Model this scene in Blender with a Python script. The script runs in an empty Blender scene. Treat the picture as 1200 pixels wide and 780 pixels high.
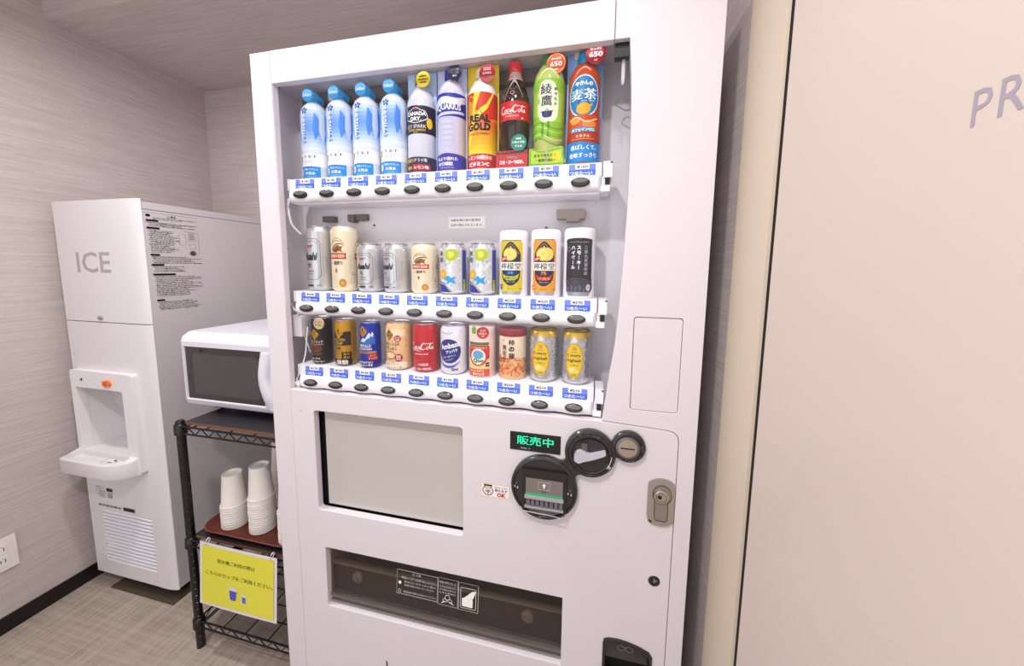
import bpy, bmesh, math, random
from mathutils import Vector, Matrix
random.seed(7)
PI = math.pi
SC = bpy.context.scene

# ------------------------------------------------------------------ camera
cam_d = bpy.data.cameras.new('camera'); cam = bpy.data.objects.new('camera', cam_d)
SC.collection.objects.link(cam); SC.camera = cam
cam_d.sensor_width = 36; cam_d.sensor_fit = 'HORIZONTAL'
cam_d.lens = 414.61 / 1200 * 36
cam_d.shift_x = (600 - 597.44) / 1200; cam_d.shift_y = (358.70 - 390) / 1200
cam_d.clip_start = 0.02
right = Vector((0.97437161, 0.22475727, 0.00917251)); down = Vector((0.03345206, -0.10445747, -0.9939666))
fwd = Vector((-0.22244308, 0.96879967, -0.10929898))
M = Matrix((right, -down, -fwd)).transposed().to_4x4(); M.translation = (0, 0, 1.316)
cam.matrix_world = M

# ------------------------------------------------------------------ world, lights, exposure
W = bpy.data.worlds.new('world'); SC.world = W; W.use_nodes = True
W.node_tree.nodes['Background'].inputs[0].default_value = (0.955, 0.985, 1.0, 1)
W.node_tree.nodes['Background'].inputs[1].default_value = 0.92
SC.view_settings.view_transform = 'Standard'; SC.view_settings.look = 'None'
SC.view_settings.gamma = 1; SC.view_settings.exposure = 0.58; SC.view_settings.use_curve_mapping = False

def area(name, loc, size, power, color=(1, .985, .97), target=None, shape='DISK', size_y=None, spread=180):
    l = bpy.data.lights.new(name, 'AREA'); l.shape = shape; l.size = size
    if size_y: l.size_y = size_y
    l.energy = power; l.spread = math.radians(spread); l.color = color
    o = bpy.data.objects.new(name, l); SC.collection.objects.link(o); o.location = loc
    if target:
        o.rotation_euler = (Vector(target) - Vector(loc)).to_track_quat('-Z', 'Y').to_euler()
    return o
area('downlight', (0.0, 0.15, 2.285), 0.09, 2.2, spread=150)
area('downlight', (-0.38, -0.14, 2.285), 0.09, 9.5, spread=165)
area('downlight', (-1.20, 0.60, 2.285), 0.09, 7.5, spread=165)
for z, pw in ((1.7615, .08), (1.4715, .07), (1.1865, .06)):      # LED strips of the display, behind the lip and the rails
    area('display_led', (-.372, .7855, z), .76, pw, color=(1, .98, 1), target=(-.372, .83, z-.05), shape='RECTANGLE', size_y=.006)

# ------------------------------------------------------------------ materials
def lin(h):
    if isinstance(h, str):
        h = h.lstrip('#'); h = h if len(h) == 6 else ''.join(2*q for q in h); c = [int(h[i:i+2], 16) / 255 for i in (0, 2, 4)]
    else: c = list(h)
    return tuple((x / 12.92 if x <= .04045 else ((x + .055) / 1.055) ** 2.4) for x in c) + (1,)
MATS = {}
def mat(hexc, rough=.5, metal=0, name=None, **kw):
    key = (hexc, rough, metal, name in ('print', 'p'), tuple(sorted(kw.items())))
    if key in MATS: return MATS[key]
    m = bpy.data.materials.new(name or 'finish'); m.use_nodes = True
    b = m.node_tree.nodes['Principled BSDF']
    col = lin(hexc)
    if name in ('print', 'p'): col = tuple(q ** 1.35 for q in col[:3]) + (1,); b.inputs['Specular IOR Level'].default_value = .35
    b.inputs['Base Color'].default_value = col; b.inputs['Roughness'].default_value = rough
    b.inputs['Metallic'].default_value = metal
    if kw.get('coat'): b.inputs['Coat Weight'].default_value = kw['coat']; b.inputs['Coat Roughness'].default_value = .08
    if kw.get('emit'):
        b.inputs['Emission Color'].default_value = lin(hexc); b.inputs['Emission Strength'].default_value = kw['emit']
    if kw.get('sheen'): b.inputs['Sheen Weight'].default_value = kw['sheen']
    if kw.get('bump'):
        nt = m.node_tree; n = nt.nodes.new('ShaderNodeTexNoise'); n.inputs['Scale'].default_value = kw.get('bscale', 400)
        tc = nt.nodes.new('ShaderNodeTexCoord'); nt.links.new(tc.outputs['Object'], n.inputs['Vector'])
        bp = nt.nodes.new('ShaderNodeBump'); bp.inputs['Strength'].default_value = kw['bump']; bp.inputs['Distance'].default_value = .001
        nt.links.new(n.outputs[0], bp.inputs['Height']); nt.links.new(bp.outputs[0], b.inputs['Normal'])
    MATS[key] = m; return m
def clear(hexc='#ffffff', alpha=.1, rough=.03, tint='#ffffff', name='clear_plastic'):
    key = ('clear', hexc, alpha, rough, tint)
    if key in MATS: return MATS[key]
    m = bpy.data.materials.new(name); m.use_nodes = True; nt = m.node_tree; nt.nodes.clear()
    out = nt.nodes.new('ShaderNodeOutputMaterial'); tr = nt.nodes.new('ShaderNodeBsdfTransparent'); tr.inputs[0].default_value = lin(tint)
    df = nt.nodes.new('ShaderNodeBsdfPrincipled'); df.inputs['Base Color'].default_value = lin(hexc); df.inputs['Roughness'].default_value = rough
    mx = nt.nodes.new('ShaderNodeMixShader'); mx.inputs[0].default_value = alpha
    gl = nt.nodes.new('ShaderNodeBsdfGlossy'); gl.inputs['Roughness'].default_value = rough
    fr = nt.nodes.new('ShaderNodeFresnel'); ge = nt.nodes.new('ShaderNodeNewGeometry')
    ma = nt.nodes.new('ShaderNodeMath'); ma.operation = 'MULTIPLY_ADD'; ma.inputs[1].default_value = 1/1.45 - 1.45; ma.inputs[2].default_value = 1.45
    nt.links.new(ge.outputs['Backfacing'], ma.inputs[0]); nt.links.new(ma.outputs[0], fr.inputs[0])   # the same reflectance from either face
    m2 = nt.nodes.new('ShaderNodeMixShader')
    nt.links.new(tr.outputs[0], mx.inputs[1]); nt.links.new(df.outputs[0], mx.inputs[2])
    nt.links.new(fr.outputs[0], m2.inputs[0]); nt.links.new(mx.outputs[0], m2.inputs[1]); nt.links.new(gl.outputs[0], m2.inputs[2])
    nt.links.new(m2.outputs[0], out.inputs[0]); MATS[key] = m; return m
def woven(name, c1, c2, c3, su, sv, axes, bump=.25, rough=.8):
    """woven vinyl: fine threads stretched along two directions. axes = (u, v) world axes of the surface"""
    m = bpy.data.materials.new(name); m.use_nodes = True; nt = m.node_tree; b = nt.nodes['Principled BSDF']
    tc = nt.nodes.new('ShaderNodeTexCoord'); sp = nt.nodes.new('ShaderNodeSeparateXYZ'); nt.links.new(tc.outputs['Object'], sp.inputs[0])
    def tex(su, sv, w, det=3):
        cb = nt.nodes.new('ShaderNodeCombineXYZ')
        for k, (ax, s) in enumerate(((axes[0], su), (axes[1], sv))):
            mu = nt.nodes.new('ShaderNodeMath'); mu.operation = 'MULTIPLY'; mu.inputs[1].default_value = s
            nt.links.new(sp.outputs[ax], mu.inputs[0]); nt.links.new(mu.outputs[0], cb.inputs[k])
        cb.inputs[2].default_value = w
        n = nt.nodes.new('ShaderNodeTexNoise'); n.inputs['Scale'].default_value = 1; n.inputs['Detail'].default_value = det
        n.inputs['Roughness'].default_value = .65
        nt.links.new(cb.outputs[0], n.inputs['Vector']); return n
    n1 = tex(su[0], su[1], 0.3); n2 = tex(sv[0], sv[1], 5.3)
    r1 = nt.nodes.new('ShaderNodeValToRGB'); r1.color_ramp.elements[0].position = .36; r1.color_ramp.elements[1].position = .64
    r1.color_ramp.elements[0].color = lin(c1); r1.color_ramp.elements[1].color = lin(c2)
    nt.links.new(n1.outputs[0], r1.inputs[0])
    r2 = nt.nodes.new('ShaderNodeValToRGB'); r2.color_ramp.elements[0].position = .42; r2.color_ramp.elements[1].position = .72
    r2.color_ramp.elements[0].color = (0, 0, 0, 1); r2.color_ramp.elements[1].color = (.75, .75, .75, 1)
    nt.links.new(n2.outputs[0], r2.inputs[0])
    mx = nt.nodes.new('ShaderNodeMix'); mx.data_type = 'RGBA'
    nt.links.new(r2.outputs[0], mx.inputs[0]); nt.links.new(r1.outputs[0], mx.inputs[6]); mx.inputs[7].default_value = lin(c3)
    nt.links.new(mx.outputs[2], b.inputs['Base Color']); b.inputs['Roughness'].default_value = rough
    ad = nt.nodes.new('ShaderNodeMath'); ad.operation = 'ADD'; nt.links.new(n1.outputs[0], ad.inputs[0]); nt.links.new(n2.outputs[0], ad.inputs[1])
    bp = nt.nodes.new('ShaderNodeBump'); bp.inputs['Strength'].default_value = bump; bp.inputs['Distance'].default_value = .002
    nt.links.new(ad.outputs[0], bp.inputs['Height']); nt.links.new(bp.outputs[0], b.inputs['Normal'])
    return m
WALL = ('#b9adab', '#cdc2c0', '#c2b7b5')
wall_x = woven('wallpaper_side', *WALL, (6, 150), (140, 8), (1, 2))
wall_y = woven('wallpaper_back', *WALL, (6, 150), (140, 8), (0, 2))
wall_z = woven('wallpaper_soffit', *WALL, (6, 150), (140, 8), (0, 1))
floor_m = woven('woven_floor', '#9a8a7f', '#ad9e93', '#bfb3a8', (4, 90), (90, 4), (0, 1), bump=.1, rough=.5)
white = mat('#e0d8df', .42, name='white_paint')
white_in = mat('#dcd6dc', .4, name='white_liner')
ivory = mat('#eae5e8', .38, name='ivory_plastic')
chalk = mat('#f3f0f8', .35, name='white_plastic')
black = mat('#0b0a0b', .45, name='black')
dark = mat('#2a2626', .35, name='charcoal', coat=.3)
blackm = mat('#060506', .35, name='black_epoxy', coat=.15)
grey = mat('#8a8688', .4, name='grey')
silver = mat('#c9c9ce', .25, 1, name='silver')
groove = mat('#4a4446', .8, name='groove')
cream = mat('#d8c9b6', .42, name='cream_paint')

# ------------------------------------------------------------------ mesh helpers
def V(*a): return Vector(a)
def link(name, me, parent=None, loc=None):
    o = bpy.data.objects.new(name, me); SC.collection.objects.link(o)
    if parent: o.parent = parent
    if loc: o.location = loc
    return o
def finish(bm, name, mats, parent=None, smooth=None, loc=None, bevel=None):
    if bevel:
        w, ang = bevel
        es = [e for e in bm.edges if len(e.link_faces) == 2 and e.calc_face_angle(0) > ang]
        bmesh.ops.bevel(bm, geom=es, offset=w, segments=2, profile=.5, affect='EDGES', clamp_overlap=True)
    bmesh.ops.recalc_face_normals(bm, faces=bm.faces)
    me = bpy.data.meshes.new(name); bm.to_mesh(me); bm.free()
    for m in (mats if isinstance(mats, (list, tuple)) else [mats]): me.materials.append(m)
    if smooth:
        for p in me.polygons: p.use_smooth = True
        try: me.set_sharp_from_angle(angle=smooth)
        except Exception: pass
    return link(name, me, parent, loc)
def box(bm, x0, x1, y0, y1, z0, z1, mi=0):
    vs = [bm.verts.new((x, y, z)) for x in (x0, x1) for y in (y0, y1) for z in (z0, z1)]
    for f in ((0, 1, 3, 2), (4, 6, 7, 5), (0, 4, 5, 1), (2, 3, 7, 6), (0, 2, 6, 4), (1, 5, 7, 3)):
        bm.faces.new([vs[i] for i in f]).material_index = mi
def tube(bm, pts, r, n=8, mi=0, caps=True):
    pts = [Vector(p) for p in pts]; rings = []
    for i, p in enumerate(pts):
        d = (pts[min(i+1, len(pts)-1)] - pts[max(i-1, 0)]).normalized()
        a = Vector((0, 0, 1)) if abs(d.z) < .9 else Vector((1, 0, 0))
        u = d.cross(a).normalized(); w = d.cross(u)
        rr = r[i] if isinstance(r, (list, tuple)) else r
        rings.append([bm.verts.new(p + rr * (math.cos(2*PI*k/n) * u + math.sin(2*PI*k/n) * w)) for k in range(n)])
    for a, b in zip(rings, rings[1:]):
        for k in range(n): bm.faces.new((a[k], a[(k+1) % n], b[(k+1) % n], b[k])).material_index = mi
    if caps:
        bm.faces.new(rings[0][::-1]).material_index = mi; bm.faces.new(rings[-1]).material_index = mi
def lathe(bm, prof, n=32, c=(0, 0), mi=0, cap=True, axis='z', c3=None, mis=None):
    """prof: list of (r, z)."""
    rings = []
    for r, z in prof:
        if axis == 'z': rings.append([bm.verts.new((c[0] + r*math.cos(2*PI*k/n), c[1] + r*math.sin(2*PI*k/n), z)) for k in range(n)])
        else: rings.append([bm.verts.new((c3[0] + r*math.cos(2*PI*k/n), z, c3[1] + r*math.sin(2*PI*k/n))) for k in range(n)])
    for i, (a, b) in enumerate(zip(rings, rings[1:])):
        for k in range(n): bm.faces.new((a[k], a[(k+1) % n], b[(k+1) % n], b[k])).material_index = mis[i] if mis else mi
    if cap:
        bm.faces.new(rings[0][::-1]).material_index = mis[0] if mis else mi
        bm.faces.new(rings[-1]).material_index = mis[-1] if mis else mi
def rrpts(x0, z0, x1, z1, r, n=5):
    r = max(min(r, (x1-x0)/2 - 1e-5, (z1-z0)/2 - 1e-5), 1e-5); P = []
    for cx, cz, a in ((x1-r, z0+r, -90), (x1-r, z1-r, 0), (x0+r, z1-r, 90), (x0+r, z0+r, 180)):
        for k in range(n+1):
            t = math.radians(a + 90*k/n); P.append((cx + r*math.cos(t), cz + r*math.sin(t)))
    return P
def ell(cx, cz, rx, rz, n=24, a0=0, a1=360):
    full = abs(a1 - a0) >= 360
    m = n if full else n + 1
    return [(cx + rx*math.cos(math.radians(a0 + (a1-a0)*k/n)), cz + rz*math.sin(math.radians(a0 + (a1-a0)*k/n))) for k in range(m)]
def plate(outer, holes, y0, y1, name, m, parent, bev=.0015, mi_side=None):
    """panel in the XZ plane with holes, front at y0, back at y1"""
    bm = bmesh.new(); loops = []
    for L in [outer] + holes:
        vs = [bm.verts.new((x, y0, z)) for x, z in L]
        es = [bm.edges.new((vs[i], vs[(i+1) % len(vs)])) for i in range(len(vs))]; loops.append(es)
    bmesh.ops.triangle_fill(bm, edges=[e for l in loops for e in l], use_beauty=True, use_dissolve=False)
    fr = list(bm.faces)
    r = bmesh.ops.extrude_face_region(bm, geom=fr)
    nv = [v for v in r['geom'] if isinstance(v, bmesh.types.BMVert)]
    bmesh.ops.translate(bm, verts=nv, vec=(0, y1-y0, 0))
    if bev:
        es = [e for e in bm.edges if len(e.link_faces) == 2 and e.calc_face_angle(0) > .8 and all(abs(v.co.y - y0) < 1e-6 for v in e.verts)]
        bmesh.ops.bevel(bm, geom=es, offset=bev, segments=2, profile=.5, affect='EDGES', clamp_overlap=True)
    return finish(bm, name, m, parent)
def prism(bm, pts, y0, y1, mi=0):
    a = [bm.verts.new((x, y0, z)) for x, z in pts]; b = [bm.verts.new((x, y1, z)) for x, z in pts]
    n = len(pts)
    bm.faces.new(a).material_index = mi; bm.faces.new(b[::-1]).material_index = mi
    for i in range(n): bm.faces.new((a[i], b[i], b[(i+1) % n], a[(i+1) % n])).material_index = mi
def empty(name, loc=(0, 0, 0)):
    o = bpy.data.objects.new(name, None); SC.collection.objects.link(o); o.location = loc; o.empty_display_size = .05
    return o
def tag(o, label=None, cat=None, group=None, kind=None):
    if label: o['label'] = label
    if cat: o['category'] = cat
    if group: o['group'] = group
    if kind: o['kind'] = kind
    return o
def rel(o, parent):
    """parent keeping world coordinates (objects were modelled in world space)"""
    o.parent = parent; o.matrix_parent_inverse = Matrix.Translation(-Vector(parent.location)); return o

# ------------------------------------------------------------------ flat print: shapes and writing as thin real layers
FC = bpy.data.curves.new('writing', 'FONT'); FC.align_x = 'LEFT'; FC.resolution_u = 2
FO = bpy.data.objects.new('writing', FC); SC.collection.objects.link(FO)
TCACHE = {}
def glyphs(s, bold=0., shear=0., sp=1., lsp=1.):
    key = (s, bold, shear, sp, lsp)
    if key in TCACHE: return TCACHE[key]
    FC.body = s; FC.offset = bold; FC.shear = shear; FC.space_character = sp; FC.space_line = lsp
    dg = bpy.context.evaluated_depsgraph_get(); dg.update()
    me = FO.evaluated_get(dg).to_mesh()
    vs = [(v.co.x, v.co.y) for v in me.vertices]; fs = [tuple(p.vertices) for p in me.polygons]
    FO.evaluated_get(dg).to_mesh_clear()
    if not vs: vs = [(0, 0), (1, 0), (1, 1)]; fs = [(0, 1, 2)]
    x0 = min(v[0] for v in vs); x1 = max(v[0] for v in vs); y0 = min(v[1] for v in vs); y1 = max(v[1] for v in vs)
    r = ([((v[0]-x0), (v[1]-y0)) for v in vs], fs, x1-x0, y1-y0)
    TCACHE[key] = r; return r
class Print:
    """a flat print in (u, v) metres. built on a plane or wrapped on a lathe profile"""
    EPS = .00006
    def __init__(s): s.bm = bmesh.new(); s.mats = []; s.k = 0; s.hold = False
    def mi(s, c):
        if not isinstance(c, bpy.types.Material): c = mat(c, .45, name='print')
        if c not in s.mats: s.mats.append(c)
        return s.mats.index(c)
    def lay(s):
        if not s.hold: s.k += 1
        return s.k
    def poly(s, pts, c):
        L = s.lay(); i = s.mi(c)
        try: s.bm.faces.new([s.bm.verts.new((u, L, v)) for u, v in pts]).material_index = i
        except ValueError: pass
        return s
    def rect(s, x0, z0, x1, z1, c, r=0): return s.poly(rrpts(x0, z0, x1, z1, r, 4) if r else [(x0, z0), (x1, z0), (x1, z1), (x0, z1)], c)
    def oval(s, cx, cz, rx, rz, c, n=24): return s.poly(ell(cx, cz, rx, rz, n), c)
    def ring(s, cx, cz, rx, rz, w, c, n=28, a0=0, a1=360):
        L = s.lay(); i = s.mi(c); o = ell(cx, cz, rx, rz, n, a0, a1); q = ell(cx, cz, rx-w, rz-w, n, a0, a1); m = len(o)
        a = [s.bm.verts.new((u, L, v)) for u, v in o]; b = [s.bm.verts.new((u, L, v)) for u, v in q]
        for k in range(m if abs(a1-a0) >= 360 else m-1): s.bm.faces.new((a[k], a[(k+1) % m], b[(k+1) % m], b[k])).material_index = i
        return s
    def line(s, pts, w, c, closed=False):
        """stroke; w a width or list of widths"""
        L = s.lay(); i = s.mi(c); n = len(pts)
        if closed: pts = list(pts) + [pts[0]]; n += 1
        A = []; B = []
        for k in range(n):
            p = Vector(pts[k]); d = (Vector(pts[min(k+1, n-1)]) - Vector(pts[max(k-1, 0)]))
            if closed and k in (0, n-1): d = Vector(pts[1]) - Vector(pts[n-2])
            if d.length < 1e-9: d = Vector((1, 0))
            d.normalize(); q = Vector((-d.y, d.x)) * ((w[k] if isinstance(w, list) else w) / 2)
            A.append(s.bm.verts.new((p.x+q.x, L, p.y+q.y))); B.append(s.bm.verts.new((p.x-q.x, L, p.y-q.y)))
        for k in range(n-1): s.bm.faces.new((A[k], A[k+1], B[k+1], B[k])).material_index = i
        return s
    def frame(s, x0, z0, x1, z1, w, c, r=0): return s.line(rrpts(x0, z0, x1, z1, r, 4) if r else [(x0, z0), (x1, z0), (x1, z1), (x0, z1)], w, c, closed=True)
    def text(s, t, cx, cz, h, c, w=None, rot=0, bold=.015, shear=0, sp=1., arc=None):
        dense = any('\u4e00' <= ch <= '\u9fff' for ch in t); shifts = (0,)
        if dense and bold > .012: shifts = (-bold*.55, 0, bold*.55); bold = 0      # dense signs: thicken by doubling, not by swelling
        vs, fs, tw, th = glyphs(t, bold, shear, sp); sy = h / th; sx = sy if w is None else w / tw
        L = s.lay(); i = s.mi(c); ca, sa = math.cos(math.radians(rot)), math.sin(math.radians(rot)); out = []
        for x, y in [(a + q, b) for q in shifts for a, b in vs]:
            x = (x - tw/2) * sx; y = (y - th/2) * sy
            if arc: R = arc; a = x / R; x, y = (R + y) * math.sin(a), (R + y) * math.cos(a) - R
            out.append(s.bm.verts.new((cx + x*ca - y*sa, L, cz + x*sa + y*ca)))
        for q in range(len(shifts)):
            for f in fs:
                try: s.bm.faces.new([out[k + q*len(vs)] for k in f]).material_index = i
                except ValueError: pass
        return s
    def vtext(s, t, cx, ztop, h, c, pitch=None, bold=.02):
        """vertical writing, one character under the other, each about h high"""
        pitch = pitch or h * 1.08; s.lay(); old = s.hold; s.hold = True
        for k, ch in enumerate(t):
            if ch == ' ': continue
            z = ztop - h/2 - k * pitch
            if ch in 'ー〜': s.rect(cx-h*.07, z-h*.42, cx+h*.07, z+h*.42, c); continue
            hh = h * (.62 if ch in 'っッャュョゃゅょ' else .9); vs, fs, tw, th = glyphs(ch, 0)
            s.text(ch, cx, z, min(hh, hh * th / max(tw, th)), c, bold=bold)
        s.hold = old; return s
    def build(s, name, parent, fn, cuts_u=None, cuts_v=None):
        bm = s.bm
        for us, co, no in ((cuts_u, 0, (1, 0, 0)), (cuts_v, 2, (0, 0, 1))):
            for u in us or []:
                p = [0, 0, 0]; p[co] = u
                bmesh.ops.bisect_plane(bm, geom=bm.verts[:] + bm.edges[:] + bm.faces[:], plane_co=p, plane_no=no, dist=1e-7)
        bmesh.ops.triangulate(bm, faces=[f for f in bm.faces if len(f.verts) > 4])
        for v in bm.verts: v.co = fn(v.co.x, v.co.z, .0002 + v.co.y * s.EPS)
        me = bpy.data.meshes.new(name); bm.to_mesh(me); bm.free()
        for m in s.mats: me.materials.append(m)
        return link(name, me, parent)
    def flat(s, name, parent, o, ux=(1, 0, 0), uz=(0, 0, 1), n=(0, -1, 0)):
        o, ux, uz, n = map(Vector, (o, ux, uz, n))
        return s.build(name, parent, lambda u, v, e: o + ux*u + uz*v + n*e)
    def wrap(s, name, parent, prof, r0, rot=0, nseg=48, us=1.):
        """wrap on a lathe with profile prof [(r, z)], centre at parent origin, u=0 faces -Y"""
        for v in s.bm.verts: v.co.x = max(-PI*r0, min(PI*r0, v.co.x * us))
        du = 2*PI*r0/nseg; cu = [k*du for k in range(-nseg//2, nseg//2 + 1)]; vs = [z for r, z in prof]
        def fn(u, v, e):
            r = prof[0][0] if v <= prof[0][1] else prof[-1][0]
            for (ra, za), (rb, zb) in zip(prof, prof[1:]):
                if za <= v <= zb and zb > za: r = ra + (rb-ra) * (v-za) / (zb-za); break
            a = u / r0 + rot; r += e + .0001
            return Vector((r*math.sin(a), -r*math.cos(a), v))
        return s.build(name, parent, fn, cu, [z for z in vs if 0 < z])
def catmull(pts, n=6):
    P = [Vector(p) for p in pts]; P = [2*P[0]-P[1]] + P + [2*P[-1]-P[-2]]; out = []
    for i in range(1, len(P)-2):
        for k in range(n):
            t = k/n; a, b, c, d = P[i-1:i+3]
            out.append(tuple(.5*((2*b) + (c-a)*t + (2*a-5*b+4*c-d)*t*t + (3*b-a-3*c+d)*t**3)))
    out.append(tuple(P[-2])); return out

# ================================================================== the setting
XL, YB, XR = -2.004, 1.546, .27
def slab(name, x0, x1, y0, y1, z0, z1, m, parent=None, kind='structure', bev=None):
    bm = bmesh.new(); box(bm, x0, x1, y0, y1, z0, z1)
    o = finish(bm, name, m, parent, bevel=bev)
    if kind and not parent: tag(o, kind=kind)
    return o
slab('floor', XL-.1, 1.4, -1.5, YB+.1, -.05, 0, floor_m)
slab('wall_left', XL-.1, XL, -1.5, YB+.1, 0, 2.30, wall_x)
slab('wall_back', XL, XR, YB, YB+.1, 0, 2.30, wall_y)
slab('wall_right', XR, XR+.12, .640, YB, 0, 2.30, wall_x)
ceil = slab('ceiling', XL-.1, 1.4, -1.5, YB+.1, 2.30, 2.35, mat('#e6e0dc', .8, name='ceiling_paint'))
slab('soffit', XL, XR, .993, YB, 2.21, 2.30, [wall_z], ceil)
slab('soffit_face', XL, XR, .989, .993, 2.21, 2.30, [wall_y], ceil)
slab('baseboard_left', XL, XL+.006, -1.5, YB-.006, 0, .059, mat('#0d0a0b', .5, name='black_vinyl'))
slab('baseboard_back', XL, XR, YB-.006, YB, 0, .059, mat('#0d0a0b', .5, name='black_vinyl'))
# door frame and door on the right
bm = bmesh.new(); box(bm, XR-.006, XR+.12, .634, .766, 0, 2.3)
tag(finish(bm, 'trim_1', cream, bevel=(.004, .8), smooth=.6), kind='structure')
d = empty('door_1', (XR, .63, 0)); tag(d, 'pale cream flush door with thin grey capital lettering', kind='structure')
bm = bmesh.new(); box(bm, XR, XR+.04, -.36, .6255, .01, 2.2)
rel(finish(bm, 'door_leaf', mat('#d4c5bc', .38, name='door_paint'), bevel=(.0015, .8)), d)
p = Print(); p.text('PRIVATE', .0635, 0, .0255, mat('#a29aa8', .5, name='grey_letter'), w=.125, bold=.0, sp=1.15)
rel(p.flat('lettering', None, (XR, .346, 1.4345), (0, -1, 0), (0, 0, 1), (-1, 0, 0)), d)
slab('wall_right', XR, XR+.12, -1.5, -.365, 0, 2.30, wall_x)
slab('door_gap_shade', XR-.0004, XR+.012, .6256, .6339, 0, 2.30, mat('#040303', .9, name='gap_black'))  # black strip filling the gap beside the door leaf, standing in for its shade

# ================================================================== vending machine
vm = empty('vending_machine', (-.31, .76, 0))
tag(vm, 'big white drink vending machine with three rows of lit bottles and cans', 'vending machine')
MX0, MX1, MZ1, FY = -.8353, .2215, 1.829, .76
def part(o): return rel(o, vm)
bm = bmesh.new()
box(bm, -.833, -.818, FY+.018, 1.48, .06, 1.826); box(bm, .203, .2185, FY+.018, 1.48, .06, 1.826)
box(bm, -.818, .203, FY+.018, 1.48, 1.81, 1.826); box(bm, -.818, .203, 1.465, 1.48, .06, 1.81); box(bm, -.818, .203, FY+.018, 1.465, .06, .075)
part(finish(bm, 'cabinet', white))
for x in (-.78, .16):
    for y in (.82, 1.42):
        bm = bmesh.new(); lathe(bm, [(.025, 0), (.025, .012), (.012, .014), (.012, .06)], 16, (x, y)); part(finish(bm, 'foot', dark, smooth=.6))
G = .0006
part(plate([(MX0, .05), (-.7745, .05), (-.7745, 1.7545), (-.7745, MZ1), (MX0, MZ1)], [], FY, FY+.018, 'side_trim', white, None, .003))
# the display window opening is shared by the side trim, top panel, right panel and lower door
curve = [(.0325, .9885), (.0385, 1.04), (.0436, 1.089), (.0528, 1.1636), (.0604, 1.2887), (.0655, 1.434), (.0658, 1.573), (.063, 1.67), (.0565, 1.7545)]
part(plate([(-.7845, 1.7545), (-.7845+.01, 1.7545), (.0277, 1.7545), (.0277, MZ1), (-.7737, MZ1), (-.7737, 1.7545)][1:5], [], FY, FY+.018, 'top_panel', white, None, .0012))
rp = [(.0289, MZ1), (.0289, 1.7545)] + catmull(curve[::-1], 4) + [(.165, .9815), (.178, .978), (.186, .970), (.1885, .958), (.1885, .05), (MX1-.006, .05)] + \
     [(MX1, .06), (MX1, 1.2), (MX1, MZ1-.01), (MX1-.006, MZ1)]
part(plate(rp, [rrpts(.0880, 1.0195, .1822, 1.2172, .006)], FY, FY+.018, 'right_panel', white, None, .0012))
part(plate(rrpts(.0893, 1.0208, .1809, 1.2159, .005), [], FY+.0008, FY+.018, 'cover_flap', white, None, .0012))
SCR = rrpts(-.7045, .6565, -.2875, .9355, .008)
PUP = rrpts(-.6895, .3700, -.0415, .5465, .002)
CRT = [(.0555, .36), (.1585, .36), (.1585, .447), (.152, .457), (.13, .466), (.105, .4715), (.085, .473), (.066, .471), (.0575, .466), (.0555, .457)]
ld = [(-.7737, .05), (.1873, .05), (.1873, .957), (.185, .969), (.1775, .9768), (.1645, .9803), (.0315, .9873), (-.7737, .9885)]
part(plate(ld, [SCR, PUP, CRT], FY, FY+.018, 'lower_door', white, None, .0016))
# seams are gaps: a dark backing strip lies behind them
bm = bmesh.new()
for a in ((-.777, -.771, 1.754, 1.827), (.026, .031, 1.756, 1.827), (.185, .192, .06, .985), (.03, .192, .975, .991), (.085, .185, 1.016, 1.221)):
    box(bm, a[0], a[1], FY+.0165 if a[1]-a[0] < .05 else FY+.019, FY+.022, a[2], a[3])
part(finish(bm, 'seam_backing', groove))
# display box
LX0, LX1, LY, LZ0, LZ1 = -.812, .098, .880, .975, 1.772
bm = bmesh.new(); t = .004
box(bm, LX0-t, LX0, FY+.02, LY+t, LZ0-t, LZ1+t); box(bm, LX1, LX1+t, FY+.02, LY+t, LZ0-t, LZ1+t)
box(bm, LX0, LX1, FY+.02, LY, LZ1, LZ1+t); box(bm, LX0, LX1, FY+.02, LY, LZ0-t, LZ0); box(bm, LX0, LX1, LY, LY+t, LZ0, LZ1)
part(finish(bm, 'display_box', white_in))
bm = bmesh.new(); box(bm, -.775, -.02, .855, .879, 1.742, 1.771); box(bm, -.8, .06, FY+.021, .79, 1.7625, 1.7715)
part(finish(bm, 'top_channel', mat('#6d6260', .4, name='bronze_grey'), bevel=(.002, .8)))
bm = bmesh.new(); box(bm, .030, .058, .772, .790, 1.728, 1.762); part(finish(bm, 'corner_block', black, bevel=(.003, .8)))
bm = bmesh.new(); tube(bm, [(.048, .786, 1.73), (.048, .786, 1.69), (.0475, .786, 1.683)], [.004, .004, .002], 10); part(finish(bm, 'clear_peg', clear('#ffffff', .55), smooth=.8))
bm = bmesh.new()
for a, b in zip([(.045, .84, 1.682), (.038, .84, 1.668), (.058, .84, 1.655), (.078, .84, 1.655)], [(.038, .84, 1.668), (.058, .84, 1.655), (.078, .84, 1.655), (.078, .84, 1.655)][:3]): tube(bm, [a, b], .0012, 6)
tube(bm, [(.045, .84, 1.682), (.078, .84, 1.673)], .0012, 6)
part(finish(bm, 'wire_hook', grey))
def bracket(x, z, y=.80):
    bm = bmesh.new(); box(bm, x-.014, x+.010, y, y+.012, z-.012, z+.016); box(bm, x-.004, x+.006, y-.006, y+.05, z-.018, z-.008)
    box(bm, x+.012, x+.03, y+.01, y+.03, z-.03, z+.006); o = finish(bm, 'bracket', mat('#c9c3bd', .45, name='beige_plastic'), bevel=(.0015, .8)); part(o)
    bm = bmesh.new(); box(bm, x-.003, x+.004, y-.0065, y-.004, z-.006, z-.001); box(bm, x+.017, x+.024, y+.0085, y+.01, z-.022, z-.016)
    rel(finish(bm, 'bracket_hole', black), vm)
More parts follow.
